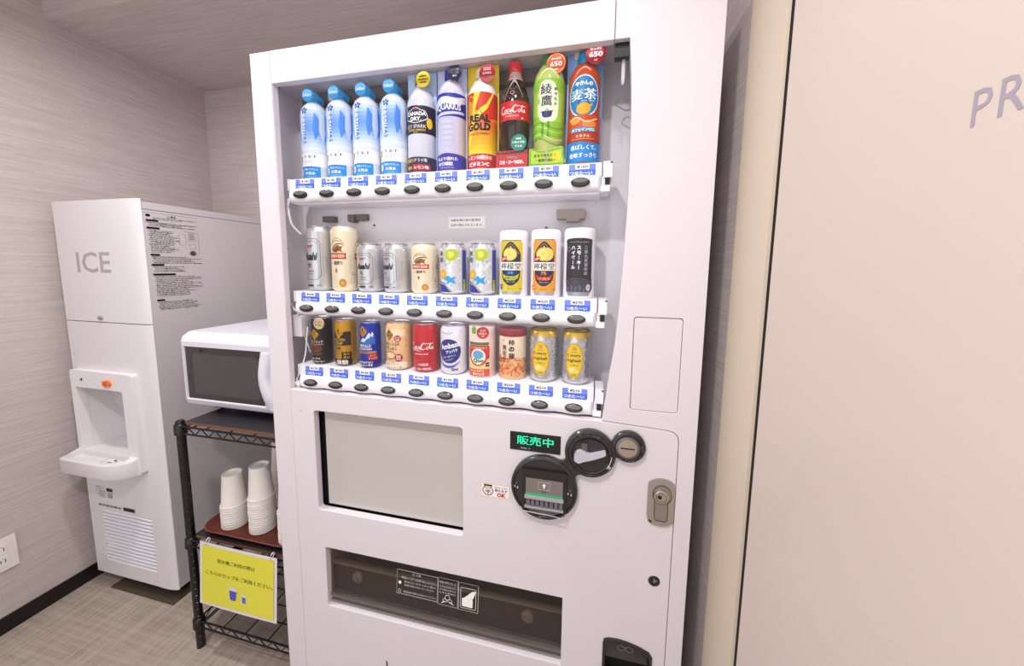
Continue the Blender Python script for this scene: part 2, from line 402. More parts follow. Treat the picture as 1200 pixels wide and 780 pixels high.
bracket(-.037, 1.770, .82); bracket(-.672, 1.757, .845)
# cables at the left end of the rails
def cable(pts, r=.0022, m=None, name='cable'):
    bm = bmesh.new(); tube(bm, catmull(pts, 5), r, 7); part(finish(bm, name, m or chalk, smooth=1.2))
cable([(-.765, .785, 1.487), (-.780, .79, 1.478), (-.792, .80, 1.458), (-.790, .81, 1.43)])
cable([(-.765, .785, 1.483), (-.776, .79, 1.465), (-.778, .80, 1.425), (-.77, .82, 1.40)], .003)
cable([(-.757, .785, 1.196), (-.775, .79, 1.198), (-.79, .80, 1.206), (-.805, .81, 1.21)], .003)
cable([(-.757, .785, 1.190), (-.770, .79, 1.178), (-.772, .80, 1.15), (-.765, .81, 1.12), (-.7585, .82, 1.075)], .002)
cable([(-.745, .80, 1.150), (-.751, .80, 1.115), (-.7585, .80, 1.07), (-.772, .79, 1.02), (-.777, .785, 1.005)], .002)
bm = bmesh.new(); tube(bm, catmull([(-.784, .79, .994), (-.772, .785, .998), (-.760, .78, .990)], 4), [.005, .006, .006, .007, .008, .008, .008, .006, .004], 8); part(finish(bm, 'cable_sleeve', mat('#e3ddd6', .5, name='sleeve'), smooth=1.2))
bm = bmesh.new()
for z in (1.005, .992): box(bm, -.784, -.776, .784, .79, z-.003, z+.003)
for z in (1.36, 1.255, 1.16): box(bm, -.786, -.78, .779, .785, z-.002, z+.002)
part(finish(bm, 'clip', black))
bm = bmesh.new(); box(bm, -.79, -.755, .79, .87, 1.125, 1.183); part(finish(bm, 'cable_box', white_in, bevel=(.003, .8)))
# small things on the liner under the first row
bm = bmesh.new(); box(bm, -.735, -.70, .862, .879, 1.437, 1.452); box(bm, -.653, -.635, .862, .879, 1.435, 1.455); box(bm, -.66, -.60, .868, .879, 1.44, 1.456); part(finish(bm, 'connector', mat('#5a4f4c', .5, name='connector'), bevel=(.002, .8)))
bm = bmesh.new(); box(bm, -.085, -.02, .85, .879, 1.430, 1.452); box(bm, -.062, -.032, .85, .879, 1.424, 1.43); part(finish(bm, 'connector', mat('#8f8079', .5, name='connector_tan'), bevel=(.002, .8)))
bm = bmesh.new(); lathe(bm, [(.0028, .878), (.0028, .880)], 10, axis='y', c3=(-.585, 1.427)); lathe(bm, [(.0028, .878), (.0028, .880)], 10, axis='y', c3=(-.112, 1.413)); part(finish(bm, 'rivet', black))
# 20-years-old notice on the liner
p = Print(); p.rect(-.05, -.0145, .05, .0145, '#fbfaf8'); p.text('20歳未満の者の飲酒は', -.004, .0065, .0068, '#1a1a1a', w=.082, bold=.03); p.text('法律で禁止されています。', -.001, -.0062, .0068, '#1a1a1a', w=.088, bold=.03)
part(p.flat('age_notice', None, (-.3175, .8795, 1.4295)))

# rails with price tags and buttons
PITCH = .0761; BX = [-.716 + PITCH*i for i in range(10)]
prices = [['140', '140', '140', '140', '150', '180', '180', '180', '180', '160'],
          ['340', '340', '260', '260', '260', '190', '190', '220', '220', '370'],
          ['170', '140', '140', '150', '150', '150', '160', '250', '210', '210']]
ZR = [1.534, 1.2490, 1.0510]
btn_mats = [mat('#1c1614', .22, name='button_black', coat=.5), mat('#6e6a68', .15, name='button_lens', coat=.5)]
def make_button():
    bm = bmesh.new(); n = 32
    def ringv(rx, rz, y, dz=0): return [bm.verts.new((rx*math.cos(2*PI*k/n), y, dz + rz*math.sin(2*PI*k/n))) for k in range(n)]
    rs = [ringv(.0195, .0098, .003), ringv(.0195, .0098, -.003), ringv(.0185, .0088, -.0048), ringv(.016, .0070, -.0052)]
    for a, b in zip(rs, rs[1:]):
        for k in range(n): bm.faces.new((a[k], a[(k+1) % n], b[(k+1) % n], b[k]))
    bm.faces.new(rs[-1])
    pts = ell(0, .0032, .0165, .0052, 20)
    a = [bm.verts.new((x, -.0054, z)) for x, z in pts]; b = [bm.verts.new((x*.9, -.0066, .0032+(z-.0032)*.8)) for x, z in pts]
    for k in range(20): bm.faces.new((a[k], a[(k+1) % 20], b[(k+1) % 20], b[k])).material_index = 1
    bm.faces.new(b).material_index = 1
    bmesh.ops.recalc_face_normals(bm, faces=bm.faces)
    me = bpy.data.meshes.new('button'); bm.to_mesh(me); bm.free()
    for m in btn_mats: me.materials.append(m)
    for q in me.polygons: q.use_smooth = len(q.vertices) == 4
    return me
btn_me = make_button()
blue = mat('#2e60e4', .4, name='tag_blue'); blue2 = mat('#6f86ec', .4, name='tag_violet')
for r in range(3):
    z0 = ZR[r]; bm = bmesh.new(); prof = []
    N = 120; x0, x1 = -.757, .013; rows = []
    base = [(.879, -.004), (.879, 0), (.7835, 0), (.7805, -.002), (.7795, -.027), (.7745, -.0275), (.7705, -.031), (.7685, -.037), (.7685, -.046), (.7700, -.053), (.7745, -.058), (.779, -.0595), (.79, -.0605), (.879, -.0605)]
    for i in range(N+1):
        x = x0 + (x1-x0)*i/N; w = .5 + .5*math.cos(2*PI*(x - BX[0])/PITCH); row = []
        for j, (y, z) in enumerate(base):
            k = {6: .5, 7: 1, 8: 1, 9: 1, 10: .6}.get(j, 0)
            edge = min(1, (x-x0)/.012, (x1-x)/.006)
            yy = y - .0016*w*k; zz = z - (.0022*w if j in (9, 10) else 0) + (.002*w if j in (5, 6) else 0)
            if edge < 1 and 5 <= j <= 11: yy = .7795 + (yy-.7795)*math.sqrt(max(0, 1-(1-edge)**2))
            row.append(bm.verts.new((x, yy, z0 + zz)))
        rows.append(row)
    for a, b in zip(rows, rows[1:]):
        for j in range(len(base)-1): bm.faces.new((a[j], a[j+1], b[j+1], b[j]))
    bm.faces.new(rows[0]); bm.faces.new(rows[-1][::-1])
    rail = part(finish(bm, 'selection_rail', chalk, smooth=.7))
    # end bracket on the right
    bm = bmesh.new(); box(bm, .016, .034, .777, .84, z0-.032, z0); box(bm, .012, .030, .775, .83, z0-.0605, z0-.048); box(bm, .014, .022, .78, .83, z0-.05, z0-.03)
    o = part(finish(bm, 'rail_bracket', chalk, bevel=(.0015, .8)))
    bm = bmesh.new(); box(bm, .030, .0345, .776, .7795, z0-.004, z0-.001); box(bm, .02, .03, .7765, .80, z0-.046, z0-.033); part(finish(bm, 'rail_clip', dark))
    bm = bmesh.new(); box(bm, -.7655, -.757, .781, .86, z0-.028, z0+.0005); part(finish(bm, 'rail_end', white_in, bevel=(.0015, .8)))
    for i in range(10):
        o = link('button', btn_me, rail)
        o.location = (BX[i] + .002, .7665, z0-.0425)
        p = Print()
        p.rect(-.0275, -.0125, .0275, .0115, blue, r=.003); p.hold = False
        p.rect(-.0275, 0, -.014, .0115, blue2, r=.002); p.rect(.0145, 0, .0275, .0115, blue2, r=.002)
        p.rect(-.0145, .0015, .0145, .0118, '#fbfbfb')
        p.text('¥' + prices[r][i], 0, .0066, .0058, '#16161c', w=.0225, bold=.03)
        p.text('つめた〜い', -.002, -.0062, .0078, '#f4f7ff', w=.046, bold=.03)
        dx = .0045 if r < 1 else .003
        # the tag strip leans back slightly like the rail front
        o = p.flat('price_tag', rail, (BX[i] + dx, .7800, z0-.0145), (1, 0, 0), (0, .04, 1))
# clear display pane
bm = bmesh.new(); pts = [(-.786, .985), (.036, .985)] + catmull(curve, 3)[1:] + [(-.786, 1.7555)]
bm.faces.new([bm.verts.new((x, .7765, z)) for x, z in pts]); part(finish(bm, 'display_pane', clear('#ffffff', .004, .02)))

# screen panel
bm = bmesh.new(); t = .004
x0, x1, z0, z1 = -.712, -.280, .649, .943
box(bm, x0-t, x0, FY+.018, FY+.035, z0-t, z1+t); box(bm, x1, x1+t, FY+.018, FY+.035, z0-t, z1+t); box(bm, x0, x1, FY+.018, FY+.035, z1, z1+t); box(bm, x0, x1, FY+.018, FY+.035, z0-t, z0)
box(bm, x0, x1, FY+.031, FY+.035, z0, z1)
part(finish(bm, 'screen_recess', mat('#1b1c24', .3, name='dark_recess')))
bm = bmesh.new(); box(bm, -.688, x1-.001, FY+.0215, FY+.028, z0+.0135, z1-.001)
part(finish(bm, 'screen', mat('#c4beba', .16, name='grey_glass', coat=.6), bevel=(.001, .8)))

# pickup opening
x0, x1, z0, z1 = -.694, -.037, .3655, .551
bm = bmesh.new(); t = .004; yb = .885
box(bm, x0-t, x0, FY+.018, yb, z0-t, z1+t); box(bm, x1, x1+t, FY+.018, yb, z0-t, z1+t); box(bm, x0, x1, FY+.018, yb, z1, z1+t); box(bm, x0, x1, FY+.018, yb, z0-t, z0); box(bm, x0, x1, yb, yb+t, z0-t, z1+t)
part(finish(bm, 'pickup_box', mat('#bfb3a9', .55, name='brown_liner')))
bm = bmesh.new(); box(bm, x0, x1, .792, .800, z0, .474); part(finish(bm, 'inner_wall', mat('#4c423e', .45, name='inner_wall')))
bm = bmesh.new(); box(bm, x0, x1, .788, .803, .474, .480); part(finish(bm, 'pickup_ledge', mat('#8b8079', .35, name='ledge'), bevel=(.002, .8)))
fl = []
bm = bmesh.new()
prof = [(.792, .5495), (.781, .50), (.776, .45), (.774, .40), (.772, .390)]
for (ya, za), (yb2, zb) in zip(prof, prof[1:]):
    f = bm.faces.new([bm.verts.new(c) for c in ((x0+.006, ya, za), (x1-.006, ya, za), (x1-.006, yb2, zb), (x0+.006, yb2, zb))])
flap = part(finish(bm, 'pickup_flap', clear('#3a3230', .12, .08, '#dcd5d1', name='smoked_plastic')))
bm = bmesh.new(); box(bm, x0+.004, x1-.004, .768, .782, .3915, .4005); box(bm, x0+.004, x1-.004, .7705, .78, .3725, .379)
part(finish(bm, 'flap_lip', clear('#8a817c', .35, .08, name='lip_plastic'), bevel=(.002, .8)))
bm = bmesh.new()
bm.free()
for x in (-.612, -.128):
    bm = bmesh.new(); lathe(bm, [(.0165, .792), (.016, .785), (.012, .7825), (.008, .7822), (.007, .779), (.003, .7785)], 20, axis='y', c3=(x, .447)); part(finish(bm, 'bumper', mat('#8a7f7a', .3, name='bumper_plastic', coat=.4), smooth=.5))
p = Print(); wt = mat('#fbf7f4', .5, name='white_ink')
p.frame(-.117, -.032, .0, .032, .0009, wt); p.frame(.002, -.036, .057, .034, .0009, wt); p.frame(.059, -.037, .112, .033, .0009, wt)
p.text('⚠ 注意', -.06, .026, .0075, wt); p.text('商品を一つずつお取り出しください', -.055, .013, .0065, wt, w=.098)
p.oval(-.108, -.002, .0045, .0045, wt); p.text('取出口に手を入れて奥の', -.05, .003, .0055, wt, w=.09); p.text('商品を取らないでください', -.052, -.006, .0055, wt, w=.086)
p.ring(-.108, -.024, .0045, .0045, .0009, wt); p.text('商品以外の物を入れないでください', -.05, -.024, .006, wt, w=.092)
p.text('商品の取り出し方', .029, .024, .0058, wt, w=.046)
for k in range(3): p.text(['ふたを手前に引き', '中の商品を取り出', 'してください'][k], .029, .013-.008*k, .0048, wt, w=.044)
p.ring(.029, -.014, .007, .007, .0012, wt); p.ring(.022, -.022, .006, .005, .0012, wt); p.ring(.036, -.022, .006, .005, .0012, wt)
p.line([(.013, -.03), (.022, -.024)], .002, wt); p.line([(.036, -.024), (.046, -.03)], .002, wt)
p.frame(.065, -.03, .106, .022, .001, wt, r=.003); p.rect(.069, -.026, .098, -.004, wt, r=.003); p.poly([(.074, -.004), (.096, .016), (.106, .018), (.1, .0), (.09, -.012), (.08, -.012)], wt)
o = p.flat('flap_print', flap, (-.366, .7772, .476), (1, 0, 0), (0, .10, .995))

# coin return cup
bm = bmesh.new(); prism(bm, [(x, z) for x, z in CRT], FY+.03, FY+.034); part(finish(bm, 'coin_cup', mat('#191415', .4, name='cup_black')))
outer = [(.1070 + (x-.107)*1.045, .405 + (z-.405)*1.03) for x, z in CRT]
inner = [(.1070 + (x-.107)*.93, .405 + (z-.405)*.90) for x, z in CRT]
part(plate(outer, [inner], FY-.004, FY+.03, 'coin_cup_rim', mat('#1d1819', .3, name='rim_black', coat=.3), None, .0012))
bm = bmesh.new(); vs = [bm.verts.new(c) for c in ((.060, .787, .468), (.153, .787, .468), (.153, .768, .415), (.060, .768, .415))]; bm.faces.new(vs)
hood = part(finish(bm, 'coin_cup_hood', mat('#332c2c', .35, name='hood')))
em = mat('#857b7b', .4, name='embossed')
p = Print(); p.text('釣銭返却口', .0, .020, .006, em, w=.036); p.ring(.0, .0085, .009, .0055, .0014, em); p.ring(-.008, .001, .009, .0055, .0014, em); p.ring(.01, .001, .009, .0055, .0014, em)
o = p.flat('hood_emblem', hood, (.104, .7740, .436), (1, 0, 0), (0, .33, .94), (0, -.94, .33))

# vacancy sign
bm = bmesh.new(); box(bm, -.1705, -.0548, FY-.0015, FY+.01, .8992, .9422); sg = part(finish(bm, 'sign_case', mat('#05070c', .12, name='sign_black', coat=.5), bevel=(.0012, .8)))
p = Print(); p.text('販売中', .0, .0035, .0215, mat('#18c795', .4, emit=.62, name='sign_green'), w=.084, bold=.012); p.text('準備中 □', -.022, -.0155, .0042, '#c8cccf', w=.022, bold=0)
p.frame(-.054, -.0185, .054, .0185, .0006, mat('#2a4a44', .3, name='sign_edge'))
o = p.flat('sign_writing', sg, (-.1127, FY-.0015, .9207))
# banknote sticker
p = Print(); p.rect(-.0355, -.0172, .0355, .0172, '#e9dfa0'); p.rect(-.0338, -.0155, .0338, .0155, '#f7f2f3')
p.ring(-.0178, -.001, .0135, .0125, .0022, '#a81f33'); p.rect(-.028, .010, -.007, .0145, '#4b3a40', r=.001); p.rect(-.0235, -.011, -.0115, .0105, '#f4f0ee', r=.001); p.frame(-.0235, -.011, -.0115, .0105, .0008, '#5c4d50')
p.ring(-.0175, .005, .0042, .004, .0012, '#c0394a'); p.rect(-.0222, -.004, -.0128, -.0005, '#7d7c7a'); p.rect(-.0195, -.0082, -.0155, -.0055, '#403438')
p.text('新千円・五千円', .0145, .0095, .0035, '#b83350', w=.03, bold=.02); p.text('使えます', .0145, .0025, .0065, '#241d22', w=.03, bold=.05); p.text('OK', .0155, -.0085, .0105, '#c51d30', w=.021, bold=.04)
part(p.flat('banknote_sticker', None, (-.2062, FY, .7883)))

# coin and note console
con = empty('console', (0, 0, 0)); part(con)
def sub(o): o.parent = con; return o
bm = bmesh.new()
def disc(c, r, y, lip=.006):
    lathe(bm, [(r, FY), (r, y+.002), (r-.0015, y), (r-lip, y-.0012), (r-lip-.002, y+.0015), (.001, y+.0015)], 56, axis='y', c3=c, cap=False)
disc((-.0897, .8205), .0755, .747); disc((.0093, .9150), .0540, .748); disc((.0887, .9395), .0345, .750)
def neck(c1, r1, f1, c2, r2, f2, mid):
    """concave bridge joining two discs"""
    a = Vector(c1); b = Vector(c2); d = (b-a).normalized(); n = Vector((-d.y, d.x)); L = (b-a).length
    s1 = r1*math.cos(f1); s2 = L - r2*math.cos(f2); h1 = r1*math.sin(f1); h2 = r2*math.sin(f2); up_ = []; dn = []
    for k in range(13):
        t = k/12; h = (1-t)**2*h1 + 2*t*(1-t)*mid + t*t*h2; q = a + d*(s1 + (s2-s1)*t); up_.append(q + n*h); dn.append(q - n*h)
    pts = [a + d*(s1-.012)] + up_ + [a + d*(s2+.010)] + dn[::-1]
    prism(bm, [(q.x, q.y) for q in pts], .7505, FY)
neck((-.0897, .8205), .0745, .42, (.0093, .9150), .053, .60, .012); neck((.0093, .9150), .053, .50, (.0887, .9395), .0338, .75, .012)
sub(finish(bm, 'console_plate', mat('#2a2627', .28, name='console_grey', coat=.3), smooth=.5))
# note slot
bm = bmesh.new(); box(bm, -.137, -.038, .7415, .749, .772, .866)
sub(finish(bm, 'note_slot_frame', mat('#191516', .35, name='slot_black', coat=.3), bevel=(.003, .8)))
bm = bmesh.new(); box(bm, -.129, -.046, .7395, .743, .812, .846); sub(finish(bm, 'note_window', mat('#8d8280', .25, .4, name='smoked_metal'), bevel=(.001, .8)))
bm = bmesh.new(); box(bm, -.129, -.046, .7385, .743, .8065, .812); sub(finish(bm, 'note_light', mat('#2f9a6c', .4, emit=.15, name='note_green')))
bm = bmesh.new(); box(bm, -.131, -.044, .735, .743, .800, .8065); box(bm, -.131, -.044, .737, .742, .776, .781); sub(finish(bm, 'note_lip', mat('#b9b2b4', .2, .3, name='lip'), bevel=(.0015, .8)))
bm = bmesh.new()
for k in range(8): box(bm, -.127+.0105*k, -.1195+.0105*k, .738, .742, .783, .798)
sub(finish(bm, 'note_guide', mat('#6d6878', .3, name='guide')))
bm = bmesh.new(); tube(bm, [(-.140, .744, .772), (-.136, .741, .765), (-.10, .738, .766), (-.08, .738, .766), (-.046, .739, .762), (-.040, .741, .768), (-.040, .744, .776)], .0012, 6); sub(finish(bm, 'slot_wire', silver))
p = Print(); p.frame(-.0125, -.009, .0125, .009, .0007, '#e8e4e0'); p.poly([(0, .0065), (.0055, .0005), (.0022, .0005), (.0022, -.005), (-.0022, -.005), (-.0022, .0005), (-.0055, .0005)], '#f4f2ee')
p.text('紙幣', 0, -.0135, .0045, '#e8e4e0'); sub(p.flat('note_arrow', None, (-.0875, .7395, .8315)))
for x in (-.0635, .058):
    p = Print(); p.rect(x-.0045, -.004, x-.002, .001, '#d8d4d0'); p.rect(x+.0025, -.006, x+.005, -.001, '#d8d4d0'); p.poly([(x-.001, .006), (x+.002, .006), (x+.0005, .009)], '#b8b4b0')
    sub(p.flat('console_mark', None, (-.0897, .7485, .818)))
bm = bmesh.new(); prism(bm, [(x, z) for x, z in ell(-.0897, .8205, .064, .064, 16, 232, 308)] , .7462, .7485); sub(finish(bm, 'note_crescent', mat('#6a6670', .3, name='crescent', coat=.3)))
# return lever
bm = bmesh.new(); lathe(bm, [(.0405, .7485), (.0395, .7465), (.0370, .7475), (.036, .753), (.001, .753)], 48, axis='y', c3=(.0105, .911), cap=False); sub(finish(bm, 'lever_dial', mat('#0c0a0b', .22, name='dial_black', coat=.5), smooth=.6))
bm = bmesh.new(); prism(bm, [(x, z) for x, z in catmull([(-.024, .913), (-.018, .922), (-.006, .9245), (.008, .919), (.022, .9225), (.038, .928), (.0415, .927), (.041, .921), (.028, .914), (.012, .907), (-.004, .9015), (-.014, .897), (-.023, .902), (-.024, .913)], 4)[:-1]], .737, .749)
sub(finish(bm, 'lever', mat('#c2bdc9', .3, name='lever_grey'), bevel=(.0025, .8), smooth=.9))
bm = bmesh.new(); box(bm, -.009, .003, .7445, .749, .925, .9385); sub(finish(bm, 'dial_tab', mat('#5e5855', .35, name='tab')))
p = Print(); w_ = '#ece8ea'
p.text('おつり・返却', 0, 0, .0075, w_, w=.044, arc=.05, bold=.02)
sub(p.flat('lever_writing', None, (.0068, .7458, .9605)))
p = Print(); p.ring(0, 0, .046, .046, .0014, w_, n=10, a0=-38, a1=0); p.poly([(.038, -.020), (.0455, -.023), (.0405, -.030)], w_); sub(p.flat('lever_arrow', None, (.0093, .7475, .915)))
# coin slot
bm = bmesh.new(); lathe(bm, [(.0245, .7505), (.0235, .7485), (.0205, .7475)], 40, axis='y', c3=(.0865, .9375), cap=False); sub(finish(bm, 'coin_slot_ring', mat('#6a6466', .3, name='ring_grey', coat=.3), smooth=.6))
bm = bmesh.new(); lathe(bm, [(.0205, .7490), (.0195, .7478), (.001, .7475)], 40, axis='y', c3=(.0865, .9375), cap=False); sub(finish(bm, 'coin_disc', mat('#b3a494', .32, .6, name='bronze'), smooth=.6))
bm = bmesh.new(); box(bm, .072, .1005, .7468, .748, .9365, .9388); sub(finish(bm, 'coin_slot', black))
p = Print(); p.text('硬貨投入口', 0, 0, .0045, w_, w=.02, rot=-80, bold=.02); sub(p.flat('coin_writing', None, (.1165, .7485, .937)))
p = Print(); p.text('500・100・50・10円', 0, 0, .0036, w_, w=.035, rot=-8, bold=.02); sub(p.flat('coin_writing', None, (.087, .7485, .9115)))

# door lock
bm = bmesh.new(); o_ = [(.1325, .79), (.1325, .858)] + [(.1600 + .034*math.cos(math.radians(a)), .845 + .0305*math.sin(math.radians(a))) for a in range(140, 38, -12)] + [(.1862, .85), (.1862, .79)] + [(.1600 + .034*math.cos(math.radians(a)), .7985 + .0305*math.sin(math.radians(a))) for a in range(-40, -142, -12)]
lk = empty('door_lock'); part(lk)
def lsub(o): o.parent = lk; return o
prism(bm, o_, FY-.0035, FY); lsub(finish(bm, 'lock_plate', mat('#aaa298', .32, .5, name='lock_metal'), bevel=(.0012, .8)))
kh = [(.1610 + .0185*math.cos(math.radians(a)), .8395 + .0215*math.sin(math.radians(a))) for a in range(-52, 233, 15)] + [(.1475, .787), (.150, .7815), (.170, .7800), (.1735, .786), (.1735, .812)]
bm = bmesh.new(); prism(bm, [(x, z) for x, z in kh], FY-.0042, FY-.003); lsub(finish(bm, 'lock_handle', mat('#978f86', .34, .5, name='lock_handle')))
p = Print(); p.line(kh, .0012, '#2a2422', closed=True); p.poly([(.1365, .795-.014), (.143, .788-.01), (.141, .783-.01), (.136, .789-.01)], '#352c2a'); lsub(p.flat('lock_outline', None, (0, FY-.0043, 0)))
bm = bmesh.new(); lathe(bm, [(.0150, FY-.004), (.0145, FY-.0085), (.0115, FY-.009), (.0105, FY-.007), (.001, FY-.007)], 32, axis='y', c3=(.159, .8375), cap=False); lathe(bm, [(.0085, FY-.007), (.0075, FY-.0095), (.001, FY-.0095)], 24, axis='y', c3=(.1575, .8375), cap=False)
lsub(finish(bm, 'lock_cylinder', mat('#c5beb8', .2, .9, name='chrome'), smooth=.5))
bm = bmesh.new(); tube(bm, [(.1555, FY-.0098, .8375), (.1555, FY-.0092, .8375)], .0042, 12); lsub(finish(bm, 'keyway', black))
# small keyhole, screw, scratch
bm = bmesh.new(); lathe(bm, [(.0125, FY), (.012, FY-.0012), (.0098, FY-.001), (.0095, FY+.008)], 24, axis='y', c3=(.1557, .6355), cap=False); part(finish(bm, 'key_ring', mat('#4a4140', .3, .5, name='key_ring'), smooth=.5))
bm = bmesh.new(); lathe(bm, [(.0098, FY-.0004), (.001, FY-.0004)], 20, axis='y', c3=(.1557, .6355), cap=False); part(finish(bm, 'key_hole', mat('#241e1d', .5, name='key_dark')))
bm = bmesh.new(); box(bm, .1545, .157, FY-.0012, FY, .632, .641); box(bm, .157, .162, FY-.0011, FY, .635, .637); part(finish(bm, 'key_wards', mat('#b5aaa2', .3, .6, name='ward')))
bm = bmesh.new(); lathe(bm, [(.0035, FY), (.0028, FY-.001), (.001, FY-.0012)], 14, axis='y', c3=(-.744, .9335), cap=False); part(finish(bm, 'screw', mat('#cfc3bd', .4, name='screw'), smooth=.5))
p = Print(); p.poly([(0, .010), (.004, .008), (.006, 0), (.005, -.012), (.002, -.014), (.0025, -.002)], '#6b4a34'); part(p.flat('scratch', None, (-.513, FY, .236)))

# ================================================================== drinks on the rails
def canprof(r, h, neck=.82):
    return [(r*.74, 0), (r*.80, .0008), (r*.98, .0075), (r, .010), (r, h-.0145), (r*.985, h-.011), (r*neck, h-.0035), (r*neck, h-.0015)]
def vessel(name, label, cat, group, row, i, prof, body_mats, mis=None, rot=0, dx=.003, y=.822, smooth=.7, z=None):
    t = empty(name, (BX[i] + dx, y, (ZR[row] if z is None else z) + .0006)); t.rotation_euler = (0, 0, rot)
    tag(t, label, cat, group)
    bm = bmesh.new(); lathe(bm, prof, 48, mis=mis)
    finish(bm, 'body', body_mats, t, smooth=smooth); return t
def lid(t, r, h, m=None, tab=True):
    m = m or silver; bm = bmesh.new()
    lathe(bm, [(r, h-.002), (r*1.035, h-.001), (r*1.03, h+.0008), (r*.97, h+.0008), (r*.95, h-.003), (.0005, h-.003)], 40, cap=False); o = finish(bm, 'lid', m, t, smooth=.6)
    if tab:
        bm = bmesh.new(); prism(bm, rrpts(-.007, -.004, .007, .018, .0065), 0, .0012)
        for v in bm.verts: v.co = Vector((v.co.x, v.co.z - .006, h - .0025 + v.co.y))
        finish(bm, 'pull_tab', m, o)
CG2 = 'cans on the middle rail'; CG3 = 'cans on the bottom rail'; BG = 'bottles on the top rail'
SILV = mat('#d3d3d8', .28, .75, name='can_silver'); CREAMC = mat('#efe2c6', .3, .25, name='can_cream')
INK = '#1a181c'; RED = '#c8202e'

def asahi(p, h, k=1.):
    # octagonal thin frame, small red heading, big italic name
    x0, x1, a, b = -.026, .026, .024*k, h-.026*k
    c = .010
    p.line([(x0+c, a), (x1-c, a), (x1, a+c), (x1, b-c), (x1-c, b), (x0+c, b), (x0, b-c), (x0, a+c)], .0009, '#33323a', closed=True)
    p.line([(x1+.006, a+.01), (x1+.006, b-.01)], .0006, '#8a8a92'); p.line([(x1-.006, a), (x1-.006, b)], .0005, '#9a9aa2')
    m = (a+b)/2
    p.text('SUPER', -.004, b-.006*k, .0028, '#66666e', w=.014); p.line(catmull([(.004, b-.004), (.014, b-.007), (.020, b-.013)], 4), .0008, '#55555d')
    p.text('“DRY”', -.001, b-.016*k, .006*k, RED, w=.019, bold=.03)
    p.text('Asahi', -.0005, m+.006*k, .0165*k, INK, w=.039, bold=.035, shear=.28)
    p.text('生', -.003, m-.0125*k, .0085*k, INK, bold=.06)
    p.text('辛口', .0, m-.0245*k, .0042*k, RED, w=.017, bold=.03); p.text('非熱処理', 0, m-.031*k, .0024, '#77777f', w=.018)
    p.rect(-.012, .012, .006, .0165, '#4a4a54'); p.text('お酒', .019, .0145, .004, '#3a3a42', w=.009)
    for q in range(9): p.line([(.036, h*.3+.005*q), (.036 + random.uniform(.006, .014), h*.3+.005*q)], .0007, '#6a6a74')
def kirin(p, h, k=1.):
    gold = '#b9924a'; m = h*.55
    for dx in (0, .066):
        p.ring(dx, m+.012*k, .020, .024*k, .0022, '#d9b878', n=30, a0=20, a1=160); p.text('ICHIBAN', dx, m+.030*k, .0032, gold, w=.022, arc=.024)
        # running beast emblem in gold and brown
        p.poly(catmull([(dx-.015, m+.009*k), (dx-.006, m+.017*k), (dx+.003, m+.021*k), (dx+.010, m+.018*k), (dx+.015, m+.020*k), (dx+.011, m+.012*k), (dx+.014, m+.006*k), (dx+.006, m+.009*k), (dx-.002, m+.006*k), (dx-.010, m+.009*k), (dx-.015, m+.009*k)], 4)[:-1], '#a5742c')
        p.line(catmull([(dx-.015, m+.012*k), (dx-.005, m+.021*k), (dx+.006, m+.024*k), (dx+.014, m+.023*k)], 4), .0022, '#4a3420'); p.line(catmull([(dx-.012, m+.006*k), (dx-.004, m+.010*k), (dx+.004, m+.014*k)], 4), .0018, '#4a3420')
        p.poly([(dx-.023, m-.007*k), (dx+.023, m-.007*k), (dx+.021, m), (dx+.023, m+.005*k), (dx-.023, m+.005*k), (dx-.021, m)], '#c9552c'); p.text('KIRIN BEER', dx, m-.001*k, .0062*k, '#f8ead2', w=.038, bold=.02)
        p.text('一番搾り', dx-.002, m-.015*k, .0085*k, '#2a211c', w=.030, bold=.045)
    p.poly(catmull([(-.003, m-.024*k), (-.0055, m-.031*k), (-.003, m-.035*k), (-.0005, m-.031*k), (-.003, m-.024*k)], 4)[:-1], '#c9662c')
    p.oval(.012, .018*k, .0085, .0085*k, '#d59f3e'); p.text('生', .012, .018*k, .006*k, '#f4dca6', bold=.03)
    for q in range(10): p.line([(.029, h*.28+.005*q), (.029 + random.uniform(.004, .009), h*.28+.005*q)], .0006, '#9a9080')
    p.line([(.034, h*.25), (.0375, h*.30), (.041, h*.25)], .0012, '#44403a', closed=True); p.frame(.031, h*.13, .040, h*.2, .0006, '#9a9080')
